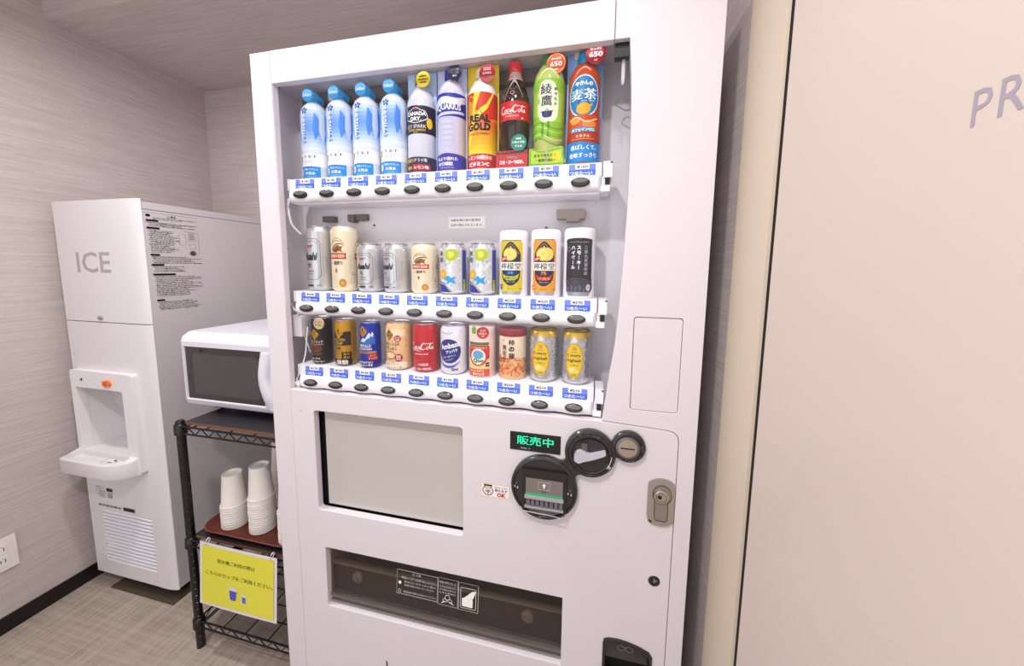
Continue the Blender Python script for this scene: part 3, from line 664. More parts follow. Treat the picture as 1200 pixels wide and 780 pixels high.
def hyoketsu(p, h):
    p.rect(-.03, .006, .03, h-.012, mat('#dfe3ea', .25, .5, name='frost'))
    for q in range(46):
        x = random.uniform(-.027, .027); z = random.uniform(.02, h-.018); s = random.uniform(.002, .0055); a = random.uniform(0, 6)
        p.hold = q > 0; p.poly([(x + s*math.cos(a+t), z + s*math.sin(a+t)) for t in (0, 2.1, 4.2)], random.choice(['#c9cfdb', '#f4f6fa', '#b5bccb', '#e8dfe6', '#d3d9c8']))
    p.hold = False
    p.poly(catmull([(-.012, h-.018), (.004, h-.014), (.020, h-.020), (.018, h-.034), (.002, h-.042), (-.010, h-.036), (-.012, h-.018)], 4)[:-1], '#c6d436')
    p.poly(catmull([(-.004, h-.020), (.008, h-.020), (.010, h-.031), (-.001, h-.034), (-.004, h-.020)], 4)[:-1], '#e3e676')
    p.poly(catmull([(-.028, .054), (-.016, .060), (-.008, .050), (-.013, .040), (-.025, .040), (-.028, .054)], 4)[:-1], '#f0b025'); p.oval(-.018, .049, .0055, .0055, '#f6cf4e')
    p.poly([(-.016, .038), (-.004, .046), (.004, .040), (.016, .045), (.010, .036), (.015, .026), (.002, .030), (-.008, .024), (-.006, .033)], '#35b2e8')
    p.poly([(-.029, .034), (-.012, .026), (.004, .010), (.004, .006), (-.029, .006)], '#2a3fae'); p.line([(-.029, .030), (-.010, .022), (.004, .006)], .0018, '#d6dd4e')
    p.vtext('氷結', -.022, h-.018, .013, '#2a3458', bold=.045); p.rect(.033, .012, .046, h-.016, '#2c48b4'); p.rect(.034, .012, .042, .036, '#c8d23e'); p.text('お酒', .0375, .030, .005, INK, bold=.04)
def lemon(p, h, c, c2, big):
    # print of a can on a white sleeve: body colour, lemon, name band, navy round
    x = .0285; nv = '#27335e'
    p.poly([(-x+.003, .010), (x-.003, .010), (x, .016), (x, h-.030), (x-.004, h-.022), (-x+.004, h-.022), (-x, h-.030), (-x, .016)], c)
    p.poly([(-x+.005, .004), (x-.005, .004), (x-.002, .012), (-x+.002, .012)], mat('#b9b9c4', .3, .6, name='rim_print'))
    p.rect(-.0235, h-.024, .0235, h-.022, '#9a9684')
    m = .062
    p.poly(catmull([(-.022, m+.01), (-.023, m+.035), (-.010, m+.055), (0, m+.062), (.010, m+.055), (.023, m+.035), (.022, m+.01), (.021, m-.02), (.009, m-.034), (0, m-.037), (-.009, m-.034), (-.021, m-.02), (-.022, m+.01)], 4)[:-1], nv)
    p.line(catmull([(-.019, m+.035), (-.008, m+.050), (0, m+.057), (.008, m+.050), (.019, m+.035)], 4), .001, '#c8a850')
    if big: p.oval(.006, m+.034, .0155, .0145, '#f3dc7a'); p.ring(.006, m+.034, .0125, .0115, .001, '#fbf0ba')
    p.oval(-.002, m+.034, .0165, .0145, '#f2d65e'); p.oval(-.002, m+.034, .0135, .0115, '#f7e69a'); p.poly([(-.004, m+.046), (0, m+.053), (.004, m+.046)], '#f2d65e')
    for q in range(8): a = q*PI/4+.2; p.hold = q > 0; p.line([(-.002, m+.034), (-.002+.011*math.cos(a), m+.034+.0095*math.sin(a))], .0007, '#f2cf52')
    p.hold = False
    p.poly([(-.025, m+.017), (-.009, m+.021), (-.009, m+.030), (-.025, m+.026)], '#cf2f36'); p.text('こだわり', -.017, m+.0235, .0045, '#ffffff', w=.013, rot=12, bold=.03)
    p.rect(-.026, m-.002, .026, m+.0165, '#faf8f2'); p.text('檸檬堂', 0, m+.0072, .0145, nv, w=.048, bold=.035)
    p.rect(-.010, m-.012, .010, m-.003, '#1d5fa0' if not big else nv)
    if big: p.text('7%', 0, m-.0078, .008, '#f0a030', bold=.04)
    else: p.text('定番', 0, m-.0075, .0055, '#9ec4e8', bold=.03)
    rb = '#c8d23a' if not big else '#cf3430'
    p.poly([(-.019, m-.010), (-.010, m-.0155), (.010, m-.0155), (.019, m-.010), (.017, m-.020), (.009, m-.025), (-.009, m-.025), (-.017, m-.020)], rb)
    p.text('定番レモン' if not big else 'レモン濃いめ', 0, m-.0200, .005, '#1f2a50' if not big else '#f8e890', w=.026, bold=.04); p.text('果汁たっぷり', 0, m-.0285, .0032, '#e8e4d0', w=.02)
    p.oval(-.0245, .022, .0055, .006, '#1f6fa8' if not big else '#e8862a'); p.text('お酒', -.0245, .022, .0035, '#ffffff'); p.text('缶チューハイ', 0, .0185, .0035, '#4a4630', w=.014); p.line([(.02, .018), (.026, .018)], .0015, '#6a664a')
def black_sleeve(p, h):
    x = .030
    p.poly(catmull([(-x+.001, .014), (x-.001, .014), (x+.001, .05), (x, h-.040), (x-.003, h-.024), (-x+.003, h-.024), (-x, h-.040), (-x-.001, .05), (-x+.001, .014)], 3)[:-1], '#37323a')
    p.poly([(-x+.006, .005), (x-.006, .005), (x-.002, .0145), (-x+.002, .0145)], mat('#a9a7b4', .3, .6, name='rim_print'))
    p.text('Smoky Whisky Highball', 0, h-.031, .0032, '#b8b2c0', w=.042); w = '#f0ecf4'
    p.vtext('三郎丸蒸留所の', .0155, h-.038, .0088, '#cfc9d6', .0093, bold=.02); p.vtext('スモーキー', .0, h-.038, .0098, w, bold=.05); p.vtext('ハイボール', -.0125, h-.038, .0098, w, bold=.05)
    p.ring(-.0225, h-.046, .004, .005, .0007, '#b8b2c0')
    p.poly([(-.029, .034), (-.012, .042), (.014, .040), (.029, .034), (.029, .014), (-.029, .014)], '#5c5564')
    for q in range(6): p.rect(-.026+.009*q, .014, -.021+.009*q, .022+.008*random.random(), '#7d7488')
    p.line([(-.029, .036), (-.012, .044), (.014, .042), (.029, .036)], .0008, '#8e869a'); p.oval(.022, .024, .0055, .0072, '#d9d4df'); p.text('お酒', .022, .024, .0035, '#3a343e', w=.008)

can_specs = [
 ('beer_can', 'tall silver beer can at the left end of the middle row', .168, .033, SILV, lambda p: asahi(p, .168, 1.25), -.08, 'can'),
 ('beer_can', 'tall cream beer can with an orange banner, second from left in the middle row', .168, .033, CREAMC, lambda p: kirin(p, .168, 1.25), .06, 'can'),
 ('beer_can', 'short silver beer can standing directly right of the tall cream can', .122, .033, SILV, lambda p: asahi(p, .122, .9), -.05, 'can'),
 ('beer_can', 'short silver beer can standing directly left of the short cream can', .122, .033, SILV, lambda p: asahi(p, .122, .9), -.35, 'can'),
 ('beer_can', 'short cream beer can with an orange banner and a gold coin mark', .122, .033, CREAMC, lambda p: kirin(p, .122, .9), .10, 'can'),
 ('chuhai_can', 'left one of two ice patterned lemon cans, beside the short cream can', .122, .033, SILV, lambda p: hyoketsu(p, .122), .12, 'can'),
 ('chuhai_can', 'right one of two ice patterned lemon cans, beside the yellow can in white sleeve', .122, .033, SILV, lambda p: hyoketsu(p, .122), .05, 'can'),
 ('lemon_sour_dummy', 'white display sleeve with a bright yellow lemon sour can printed, lime green ribbon', .150, .0335, chalk, lambda p: lemon(p, .150, '#e3cf3c', 0, False), 0, 'can'),
 ('lemon_sour_dummy', 'white display sleeve with an orange yellow lemon sour can printed, red ribbon', .151, .0345, chalk, lambda p: lemon(p, .151, '#eab23e', 0, True), 0, 'can'),
 ('highball_dummy', 'white display sleeve with a black highball can and vertical white writing', .153, .0350, chalk, lambda p: black_sleeve(p, .153), 0, 'can'),
]
for i, (nm, lb, h, r, bmt, fn, rot, cat) in enumerate(can_specs):
    if i < 7:
        prof = canprof(r, h); t = vessel(nm, lb, cat, CG2, 1, i, prof, [bmt, silver], mis=[1, 1, 0, 0, 0, 0, 1] if bmt is SILV else [0]*7, rot=rot)
        lid(t, r*.82, h, silver)
    else:
        prof = [(r*.985, 0), (r, .002), (r, h-.012), (r*.97, h-.004), (r*.88, h)]; t = vessel(nm, lb, cat, CG2, 1, i, prof, [bmt], rot=rot)
    p = Print(); fn(p); p.wrap('printed_label', t, prof, r)

# ---- bottom rail
DGOLD = '#d9a62e'
def diamond(p, cx, cz, s, c=DGOLD, ink='#2a1c10'):
    p.poly(catmull([(cx-s, cz), (cx-s*.5, cz+s*.62), (cx, cz+s*1.15), (cx+s*.5, cz+s*.62), (cx+s, cz), (cx+s*.5, cz-s*.62), (cx, cz-s*1.15), (cx-s*.5, cz-s*.62), (cx-s, cz)], 2)[:-1], c)
    p.line([(cx-s*.82, cz), (cx, cz+s*.95), (cx+s*.82, cz), (cx, cz-s*.95)], s*.07, ink, closed=True)
    p.oval(cx, cz+s*.42, s*.20, s*.26, ink); p.text('GEORGIA', cx, cz-s*.05, s*.26, ink, w=s*1.25, bold=.03); p.rect(cx-s*.4, cz-s*.42, cx+s*.4, cz-s*.34, ink)
def georgia_black(p):
    p.rect(-.027, .112, .027, .120, '#23362e'); diamond(p, -.002, .082, .012)
    p.text('香るブラック', 0, .0625, .0082, '#f0ebe4', w=.038, bold=.03); p.rect(-.020, .0535, .020, .0562, '#c98f5c')
    p.ring(0, .043, .0155, .0085, .001, '#c07a52'); p.ring(0, .0425, .012, .006, .0008, '#c07a52'); p.oval(.001, .0425, .008, .0035, '#8a4c30')
    p.line([(-.018, .0305), (.018, .0305)], .0008, '#b98a5a'); p.text('ボトル缶コーヒー', 0, .0275, .0024, '#c8beb4', w=.026)
    p.rect(-.028, .004, .028, .0215, '#3a2c26'); p.text('豊かなコクの', -.005, .0168, .006, '#f4eee6', w=.032, bold=.04); p.text('ブラックコーヒー', .001, .0085, .006, '#f4eee6', w=.040, bold=.04)
def golden(p):
    p.rect(-.03, .056, .03, .093, '#2e2018'); p.poly([(.006, .056), (.018, .075), (.012, .093), (.03, .093), (.03, .056)], '#4a3626'); diamond(p, -.001, .090, .013)
    p.text('GOLDEN', -.001, .0715, .0078, '#e8c468', w=.032, bold=.0); p.text('DRIP', -.001, .0620, .0070, '#e8c468', w=.022, bold=.0)
    p.text('微糖', -.002, .0495, .0062, '#2a1c10', w=.014, bold=.04); p.text('深いコクと香り', 0, .0405, .003, '#6a4a1c', w=.022); p.text('コーヒー', 0, .0345, .003, '#6a4a1c', w=.014)
    p.rect(-.032, .002, .032, .020, '#2b1f1b', r=.003); p.text('微糖', .006, .0112, .0135, '#f6f0e6', w=.030, bold=.05); p.rect(-.026, .004, -.014, .018, '#b8503a', r=.003)
    p.rect(.006, .0195, .030, .0385, '#1e1710'); p.text('香り', .018, .033, .0062, '#e3bd4c', w=.015, bold=.04); p.text('豊か', .018, .0245, .0062, '#e3bd4c', w=.015, bold=.04)
def emerald(p):
    p.poly([(-.028, .064), (-.020, .070), (-.012, .078), (-.004, .076), (.006, .088), (.012, .094), (.016, .090), (.020, .096), (.026, .084), (.027, .064)], '#4f86c8')
    p.poly([(-.014, .070), (-.006, .080), (.002, .078), (.010, .092), (.013, .095), (.016, .086), (.012, .080), (.006, .078), (.0, .070)], '#dbe8f4'); p.poly([(.015, .088), (.020, .097), (.023, .090), (.020, .082)], '#dbe8f4')
    diamond(p, -.005, .097, .0125); p.text('EMERALD', -.001, .0600, .0068, '#f4f6fa', w=.034, bold=.01); p.text('MOUNTAIN', -.001, .0515, .0068, '#f4f6fa', w=.037, bold=.01)
    p.rect(-.028, .0395, .028, .0455, '#c8a06a'); p.text('BLEND', 0, .0425, .0032, '#5a3a1c', w=.018)
    p.poly([(-.028, .004), (.030, .004), (.031, .020), (.012, .0235), (-.010, .020), (-.028, .021)], '#2d3d9c'); p.text('飲みあきない', 0, .0165, .0062, '#ffffff', w=.038, bold=.04); p.text('コーヒーです', 0, .0085, .0062, '#ffffff', w=.038, bold=.04)
    p.rect(.008, .0225, .031, .0385, '#c22f3e'); p.text('甘さ', .0195, .034, .005, '#f4c8c0', w=.014); p.text('すっきり', .0195, .027, .005, '#f4c8c0', w=.02, bold=.03)
def latte(p):
    p.rect(-.034, .088, .034, .106, '#f4e2c8'); diamond(p, -.010, .092, .0135, '#c99a2e'); p.oval(.013, .083, .0085, .0088, '#c5485a'); p.text('ミルク', .013, .0855, .0042, '#ffffff', w=.012); p.text('25%', .013, .0795, .0042, '#ffffff', w=.009)
    p.text('贅沢ミルクの', -.002, .0690, .0085, '#5a3218', w=.040, bold=.02); p.text('カフェオレ', -.005, .0575, .0085, '#5a3218', w=.034, bold=.02)
    p.ring(-.008, .040, .0165, .011, .0022, '#d8863c'); p.oval(-.008, .040, .0125, .0075, '#f6e4c4'); p.ring(-.008, .041, .008, .0045, .0012, '#e0a060'); p.oval(.015, .034, .0098, .0100, '#c32230'); p.text('国産', .015, .0375, .0052, '#ffffff', w=.011, bold=.03); p.text('生乳', .015, .0308, .0052, '#ffffff', w=.011, bold=.03)
    p.poly([(-.034, .004), (.036, .004), (.037, .0215), (.02, .0245), (.0, .021), (-.02, .0245), (-.034, .021)], '#f5ead6'); p.text('飲みごたえ', -.003, .0178, .0062, '#b2542a', w=.036, bold=.02); p.text('おいしい一缶', .002, .0095, .0062, '#b2542a', w=.040, bold=.02)
    for q in range(12): p.hold = q > 0; a = random.uniform(-.032, .034); b = random.uniform(.060, .094); p.oval(a, b, .0011, .0015, '#9a5a2a', n=8)
    p.hold = False
def cola_script(p, s, ox, oz, c, k=1.):
    """flowing script: the name written with swash strokes"""
    def st(pts, w0=.16): 
        q = catmull(pts, 7); n = len(q)
        p.line([(ox + x*s, oz + z*s) for x, z in q], [s*w0*(.35 + .95*math.sin(PI*min(max(t/(n-1), .02), .98))) for t in range(n)], c)
    h = p.hold; p.lay(); p.hold = True
    for bx in (-3.1, .35):
        st([(bx+.95, .62), (bx+.75, 1.0), (bx+.25, .85), (bx-.15, .2), (bx-.12, -.45), (bx+.3, -.7), (bx+.85, -.35)], .22)
        if bx > 0: st([(bx+.95, .62), (bx+1.3, .95), (bx+2.1, .75), (bx+2.9, .95), (bx+3.2, .8)], .12)
        else: st([(bx+.0, -.55), (bx+.5, -.95), (bx+1.6, -.85), (bx+2.6, -1.1), (bx+3.1, -.9)], .12)
    def o(x, z=-.25): st([(x+.3, z+.30), (x, z+.38), (x-.25, z), (x-.08, z-.36), (x+.22, z-.2), (x+.36, z+.15), (x+.22, z+.34), (x+.55, z+.30)], .15)
    o(-1.85); o(1.75)
    st([(-.85, .10), (-1.1, .12), (-1.32, -.25), (-1.1, -.58), (-.75, -.35)], .16)
    st([(-.22, .08), (-.5, .12), (-.66, -.25), (-.48, -.58), (-.25, -.2), (-.15, .12), (-.2, -.45), (0, -.55), (.15, -.3)], .15)
    st([(.02, .02), (.22, .04)], .16)
    st([(2.15, -.2), (2.55, .55), (2.62, 1.05), (2.45, .75), (2.4, -.2), (2.5, -.58), (2.75, -.35)], .15)
    st([(3.2, .08), (2.95, .12), (2.78, -.25), (2.95, -.58), (3.15, -.2), (3.28, .12), (3.22, -.45), (3.45, -.5), (3.6, -.25)], .15)
    p.hold = h
def coke_can(p):
    cola_script(p, .0095, .001, .066, '#fbf3f2'); p.text('ORIGINAL TASTE', .002, .0480, .0032, '#fbe6e6', w=.036, bold=.03)
    p.text('この爽快感、', .006, .0215, .0072, '#fdeaea', w=.030, bold=.05); p.text('コカ・コーラだけ。', .0, .010, .0072, '#fdeaea', w=.056, bold=.05)
    p.rect(-.016, .030, .002, .0335, '#d8604e'); p.line([(.034, .02), (.034, .09)], .0005, '#e88')
def ambasa(p):
    p.poly([(v[0]*math.cos(.25) - v[1]*math.sin(.25), .060 + v[0]*math.sin(.25) + v[1]*math.cos(.25)) for v in ell(0, 0, .030, .030, 30)], '#37379a')
    p.line(catmull([(-.030, .040), (-.015, .024), (.008, .022), (.028, .034)], 5), [.001+.0055*math.sin(PI*k/15) for k in range(16)], '#6f7fd0')
    p.text('Ambasa', .001, .0735, .0135, '#f8f8fc', w=.052, rot=14, bold=.03); p.text('アンバサ', .007, .0600, .0085, '#f2f2fa', w=.030, rot=14, bold=.03)
    p.text('サワーホワイト', .0, .0465, .0058, '#d8d8f2', w=.036, rot=14, bold=.02); p.text('乳性炭酸飲料', .0, .0385, .0036, '#c8c8ea', w=.022, rot=14)
    p.line(catmull([(-.02, .107), (-.005, .103), (.01, .107)], 4), .001, '#8f9ad8'); p.text('Qoo', .014, .0150, .0078, '#2c2c6a', w=.0175, bold=.04)
    for q in range(6): p.hold = q > 0; p.oval(random.uniform(-.02, .03), random.uniform(.098, .110), .0008, .0008, '#3a3a90', n=8)
    p.hold = False
def qoo(p):
    p.rect(-.031, .006, .031, .1235, '#f4dfdc'); p.rect(-.018, .106, -.006, .1235, '#7fbf4a'); p.oval(.011, .1095, .0150, .0145, '#cf3a44'); p.text('管理', .011, .1145, .0056, '#ffe8e4', w=.013, bold=.02); p.text('栄養士', .011, .1075, .0056, '#ffe8e4', w=.019, bold=.02); p.text('推奨', .011, .1015, .0038, '#ffe8e4', w=.008)
    p.poly([(-.0275, .008), (.0275, .008), (.0285, .080), (.026, .0865), (-.026, .0865), (-.0285, .080)], '#f3dfa6'); p.rect(-.026, .0795, .026, .0865, '#5f8f5a'); p.rect(-.0275, .045, .0275, .079, '#d9464a', r=.006)
    p.oval(-.001, .052, .0225, .0235, '#d84048'); p.oval(-.001, .052, .0185, .0190, '#f2ece0'); p.oval(-.001, .056, .0130, .0105, '#7fb8dc')
    p.text('すっきり白ぶどう', 0, .0730, .0058, '#fff2e0', w=.040, rot=0, bold=.03); p.text('Qoo', .0, .0415, .0105, '#3f9f58', w=.026, bold=.06); p.text('クー', .001, .0325, .004, '#fff', w=.010)
    p.rect(.017, .0275, .0265, .0375, '#2a2420'); p.text('100', .0218, .0325, .004, '#e8dcc8', w=.007)
    p.rect(-.0275, .004, .0275, .0215, '#e0745a', r=.002); p.text('みんな大好き', -.004, .0172, .0050, '#fff4e4', w=.034, bold=.03); p.text('おいしさ', .0, .0098, .0062, '#fff4e4', w=.028, bold=.05)
def snack(p):
    p.rect(-.105, .004, .105, .052, '#e9c49a')
    for q in range(150):
        x = random.uniform(-.052, .052); z = .052*random.random()**.9+.003; a = random.uniform(0, PI); l = random.uniform(.0045, .0078); w = l*random.uniform(.30, .45)
        if q % 25 == 0: p.hold = False
        c = random.choice(['#e07c3a', '#d56a2c', '#e9965a', '#f0b078', '#c9582a', '#e8894a', '#efcfa0'])
        pts = [(x + u*math.cos(a) - v*math.sin(a), z + u*math.sin(a) + v*math.cos(a)) for u, v in catmull([(-l, 0), (-l*.3, w*1.1), (l, w*.2), (l*.2, -w*.7), (-l, 0)], 3)[:-1]]
        if min(t[1] for t in pts) > .004: p.poly(pts, c)
        p.hold = True
    p.hold = False
    p.vtext('柿の種', .004, .098, .0148, '#1d1614', bold=.05); p.vtext('落花生', -.0135, .084, .0128, '#1d1614', bold=.05); p.text('印', -.017, .0945, .0045, '#c23a34')
def highball(p):
    h = .122
    for q in range(-4, 5):
        for z in range(9): p.hold = not (q == -4 and z == 0); x = q*.0125 + (z % 2)*.006; p.poly([(x-.006, .02+z*.0105), (x, .027+z*.0105), (x+.006, .02+z*.0105), (x, .013+z*.0105)], mat('#c3c4ca' if (q+z) % 2 else '#d5d6dc', .22, .8, name='facet'))
    p.hold = False
    p.oval(0, .057, .0210, .0405, '#b99a28'); p.oval(0, .057, .0198, .0392, '#f0d224'); p.ring(0, .057, .0185, .0375, .0006, '#c8a41e')
    p.ring(0, .085, .006, .005, .001, '#c89224'); p.text('角', 0, .085, .006, '#c08a20'); p.text('SINCE 1899', 0, .0765, .0024, '#a07c18', w=.014)
    p.text('S', -.0140, .0690, .0074, '#cf4a26', bold=.03); p.text('untory', .0030, .0684, .0074, '#3a2c10', w=.0235, bold=.02)
    p.text('H', -.0140, .0575, .0074, '#cf4a26', bold=.03); p.text('ighball', .0030, .0570, .0082, '#3a2c10', w=.0235, bold=.02)
    p.text('ハイボール', .001, .0470, .0038, '#3a2c10', w=.018); p.oval(-.004, .036, .0085, .0065, '#f6e9a8'); p.oval(.005, .033, .007, .0055, '#f2dd80'); p.text('お酒', 0, .0245, .0038, '#6a4e14', w=.009)
GOLD = mat('#d8b23a', .28, .7, name='gold'); DARKG = mat('#7a6424', .35, .6, name='old_gold')
b3 = [
 ('coffee_can', 'slim black coffee bottle can at the left end of the bottom row', .0262, .1255, mat('#2b2928', .35, name='p'), georgia_black, .815, .003),
 ('coffee_can', 'slim gold and brown coffee can, second from left in the bottom row', .0262, .122, mat('#cfa53a', .3, .35, name='p'), golden, .815, .0),
 ('coffee_can', 'slim blue coffee can with a snowy mountain', .0262, .120, mat('#2749b8', .3, .1, name='p'), emerald, .815, .0),
 ('milk_coffee_can', 'cream coloured milk coffee can with brown writing and a red round mark', .0325, .1225, mat('#eecfa2', .35, name='p'), latte, .822, .003),
 ('cola_can', 'red cola can with white script in the bottom row', .0325, .122, mat('#cf2236', .28, .1, name='p'), coke_can, .822, .003),
 ('soda_can', 'white soda can with a violet blue oval', .0325, .122, mat('#eceaf2', .3, name='p'), ambasa, .822, .003),
 ('juice_can', 'pink and cream juice can with a red ring and green writing', .0325, .123, mat('#f4dfdc', .35, name='p'), qoo, .822, .002),
 ('snack_jar', 'cream snack jar with a maroon lid and orange rice crackers', .0325, .122, mat('#f0dfca', .35, name='p'), snack, .822, .003),
 ('highball_can', 'silver highball can with a yellow oval, beside the maroon lidded jar', .0330, .122, SILV, highball, .822, .002),
 ('highball_can', 'silver highball can with a yellow oval at the right end of the bottom row', .0330, .122, SILV, highball, .822, .002),
]
for i, (nm, lb, r, h, bmt, fn, y, dx) in enumerate(b3):
    if i == 7:
        prof = [(r*.93, 0), (r, .004), (r, .018), (r*.985, .024), (r, .030), (r, .100), (r*.985, .1035)]
        t = vessel(nm, lb, 'snack jar', CG3, 2, i, prof, [bmt], y=y, dx=dx)
        bm = bmesh.new(); lathe(bm, [(r*.99, .1035), (r*1.02, .105), (r*1.02, .118), (r*.97, .1205), (.001, .1205)], 40, cap=False); finish(bm, 'lid', mat('#8f2434', .4, name='maroon'), t, smooth=.6)
    elif i in (8, 9):
        prof = canprof(r, h, .88); t = vessel(nm, lb, 'can', CG3, 2, i, prof, [bmt, GOLD], mis=[0, 0, 0, 0, 0, 1, 1], y=y, dx=dx, rot=-.1); lid(t, r*.90, h, DARKG)
        bm = bmesh.new(); lathe(bm, [(r*1.004, h-.016), (r*1.0, h-.0125), (r*.90, h-.003)], 48, cap=False); finish(bm, 'gold_band', GOLD, t, smooth=.7)
    elif i == 6:
        prof = [(r*.95, 0), (r, .004), (r, h-.002), (r*.98, h)]; t = vessel(nm, lb, 'can', CG3, 2, i, prof, [bmt], y=y, dx=dx)
    else:
        prof = canprof(r, h, .87 if i > 2 else .93); t = vessel(nm, lb, 'can', CG3, 2, i, prof, [bmt, silver], mis=[1, 0, 0, 0, 0, 0, 0], y=y, dx=dx); lid(t, r*(.87 if i > 2 else .93), h)
    p = Print(); fn(p); p.wrap('printed_label', t, prof, r)
    if i == 0:
        bm = bmesh.new(); lathe(bm, [(.0155, -.003), (.0155, .0), (.001, .0)], 28, axis='y', c3=(.013, .112)); o = finish(bm, 'round_badge', mat('#d9c8a6', .4, name='p'), t); o.location = (0, -.024, 0)
        q = Print(); q.text('すっきり', 0, .004, .0055, '#7a5a34', w=.022); q.text('香り高い', 0, -.004, .0055, '#7a5a34', w=.022); q.flat('badge_print', t, (.013, -.027, .112))

# ---- top rail bottles
CAPB = mat('#1f93dd', .3, name='cap_blue', coat=.2)
def water(i):
    r = .0345
    prof = [(r*.86, 0), (r*.93, .003), (r*.95, .045), (r, .075), (r, .135), (r*.99, .162), (r*.94, .178), (r*.80, .1905), (r*.58, .199), (r*.46, .203)]
    where = ['at the left end of the top row', 'second from the left in the top row', 'third from the left in the top row', 'left of the clear navy labelled bottle'][i]
    mm = [mat('#e4ebfa', .3, name='p', coat=.3)]
    t = vessel('water_bottle', 'pale blue water bottle with blue cap, ' + where, 'bottle', BG, 0, i, prof, mm, dx=.002, y=.828)
    p = Print()
    cols = ['#cfe0f8', '#b9d3f6', '#a3c5f4', '#8ebaf2', '#84b3f1', '#8ab7f1', '#9cc2f3', '#b2cff6', '#c6dcf8', '#d8e6fa', '#e6eefb']
    for k, c in enumerate(cols): p.hold = k > 0; p.rect(-.052, .178-.0095*(k+1), .052, .178-.0095*k, c)
    p.hold = False
    for x, w in ((-.030, .010), (.021, .012), (.045, .008)): p.poly([(x, .172), (x+w, .150), (x+w*.8, .118), (x, .100), (x-w*.4, .130)], '#5fa2ee')
    for x in (-.010, .036): p.poly([(x-.004, .176), (x+.008, .170), (x+.010, .120), (x+.002, .096), (x-.006, .125)], '#dfeafb')
    dk = '#2f62ae'
    for a in range(5): b = math.radians(90+72*a); p.hold = a > 0; p.poly([(-.003 + .0085*math.cos(b)*s + .003*math.sin(b)*q, .1745 + .0085*math.sin(b)*s - .003*math.cos(b)*q) for s, q in ((.15, 0), (.7, 1), (1.1, 0), (.7, -1))], dk)
    p.hold = False
    p.text('I LOHAS', -.003, .124, .0085, dk, w=.066, rot=-90, bold=.0, sp=1.2)
    p.rect(-.052, .034, .052, .0665, '#f7f7fb')
    p.rect(-.0235, .044, -.018, .0605, '#4aa35a', r=.002); p.text('い・ろ・は・す', .001, .0585, .0078, '#26242a', w=.040, bold=.035); p.text('天然水 NATURAL WATER', .002, .0485, .0028, '#78a8d8', w=.028); p.text('国内の水源', .002, .044, .0026, '#78a8d8', w=.020)
    p.poly(rrpts(-.030, .0045, .030, .0335, .003), '#1d9ee2'); p.oval(-.022, .020, .0062, .0085, '#e6f4fc'); p.text('国産', -.022, .020, .004, '#1d9ee2', w=.008)
    p.text('環境にやさしい', .007, .0262, .0052, '#f4fbff', w=.036, bold=.03); p.text('天然水', .005, .0160, .0078, '#ffffff', w=.026, bold=.05); p.text('ナチュラルミネラルウォーター', .004, .0078, .0024, '#d8eefb', w=.034)
    p.wrap('printed_label', t, prof, r, us=1.06)
    bm = bmesh.new(); lathe(bm, [(.0148, .203), (.0150, .206), (.0150, .2245), (.0140, .2265), (.001, .2265)], 32, cap=True); cap = finish(bm, 'cap', CAPB, t, smooth=.6)
    bm = bmesh.new(); lathe(bm, [(.0158, .018), (.0158, -.022), (.0150, -.0235), (.001, -.0235)], 36, axis='y', c3=(-.0005, .2175)); finish(bm, 'cap_disc', mat('#31a8ea', .3, name='disc_blue'), cap, smooth=.6)
    q = Print(); q.text('540ml', 0, 0, .0085, '#f4fbff', w=.0235, bold=.03); q.flat('disc_print', cap, (-.0005, -.0236, .2175)); t.scale = (1, 1, .958)
for i in range(4): water(i)
def backcard(t, w, h, m, z0=.0, y=.003, print_=None):
    bm = bmesh.new(); n = 14; A = []
    for k in range(n+1):
        x = -w/2 + w*k/n; yy = y - .0035*(1-(2*x/w)**2)
        A.append([bm.verts.new((x, yy, z0)), bm.verts.new((x, yy, z0+h)), bm.verts.new((x, yy+.0012, z0+h)), bm.verts.new((x, yy+.0012, z0))])
    for a, b in zip(A, A[1:]):
        for j in range(4): bm.faces.new((a[j], b[j], b[(j+1) % 4], a[(j+1) % 4]))
    bm.faces.new(A[0]); bm.faces.new(A[-1][::-1])
    return finish(bm, 'backing_card', m, t)
def badge(t, x, z, r, c, lines, y=-.034, c2='#ffffff', ring=None):
    bm = bmesh.new(); lathe(bm, [(r, .0012), (r, 0), (.0005, 0)], 32, axis='y', c3=(x, z)); o = finish(bm, 'round_badge', mat(c, .4, name='p'), t); o.location = (0, y, 0)
    q = Print()
    for s, dz, hh, w in lines: q.text(s, 0, dz, hh, c2, w=w, bold=.04)
    if ring: q.ring(0, 0, r*.92, r*.92, r*.05, ring)
    q.flat('badge_print', t, (x, y, z))
def bottle(i, nm, lb, prof, mats, mis, capm, zc, cr, ch, fn, r=.034, dx=.003, y=.822, group=BG):
    t = vessel(nm, lb, 'bottle', group, 0, i, prof, mats, mis, dx=dx, y=y)
    bm = bmesh.new(); lathe(bm, [(cr, zc), (cr, zc+ch-.002), (cr*.93, zc+ch), (.001, zc+ch)], 32)
    for k in range(24):
        a = 2*PI*k/24; c_, s_ = math.cos(a), math.sin(a); tube(bm, [(cr*c_, cr*s_, zc+.001), (cr*c_, cr*s_, zc+ch-.003)], .0006, 4)
    finish(bm, 'cap', capm, t, smooth=.9)
    p = Print(); fn(p); p.wrap('printed_label', t, prof, r, us=1.1); return t
R = .034
straight = lambda h, sh: [(R*.9, 0), (R, .005), (R, h-sh), (R*.93, h-sh+.012), (R*.66, h-sh+.030), (.0140, h-.018), (.0128, h-.012), (.0128, h-.008)]
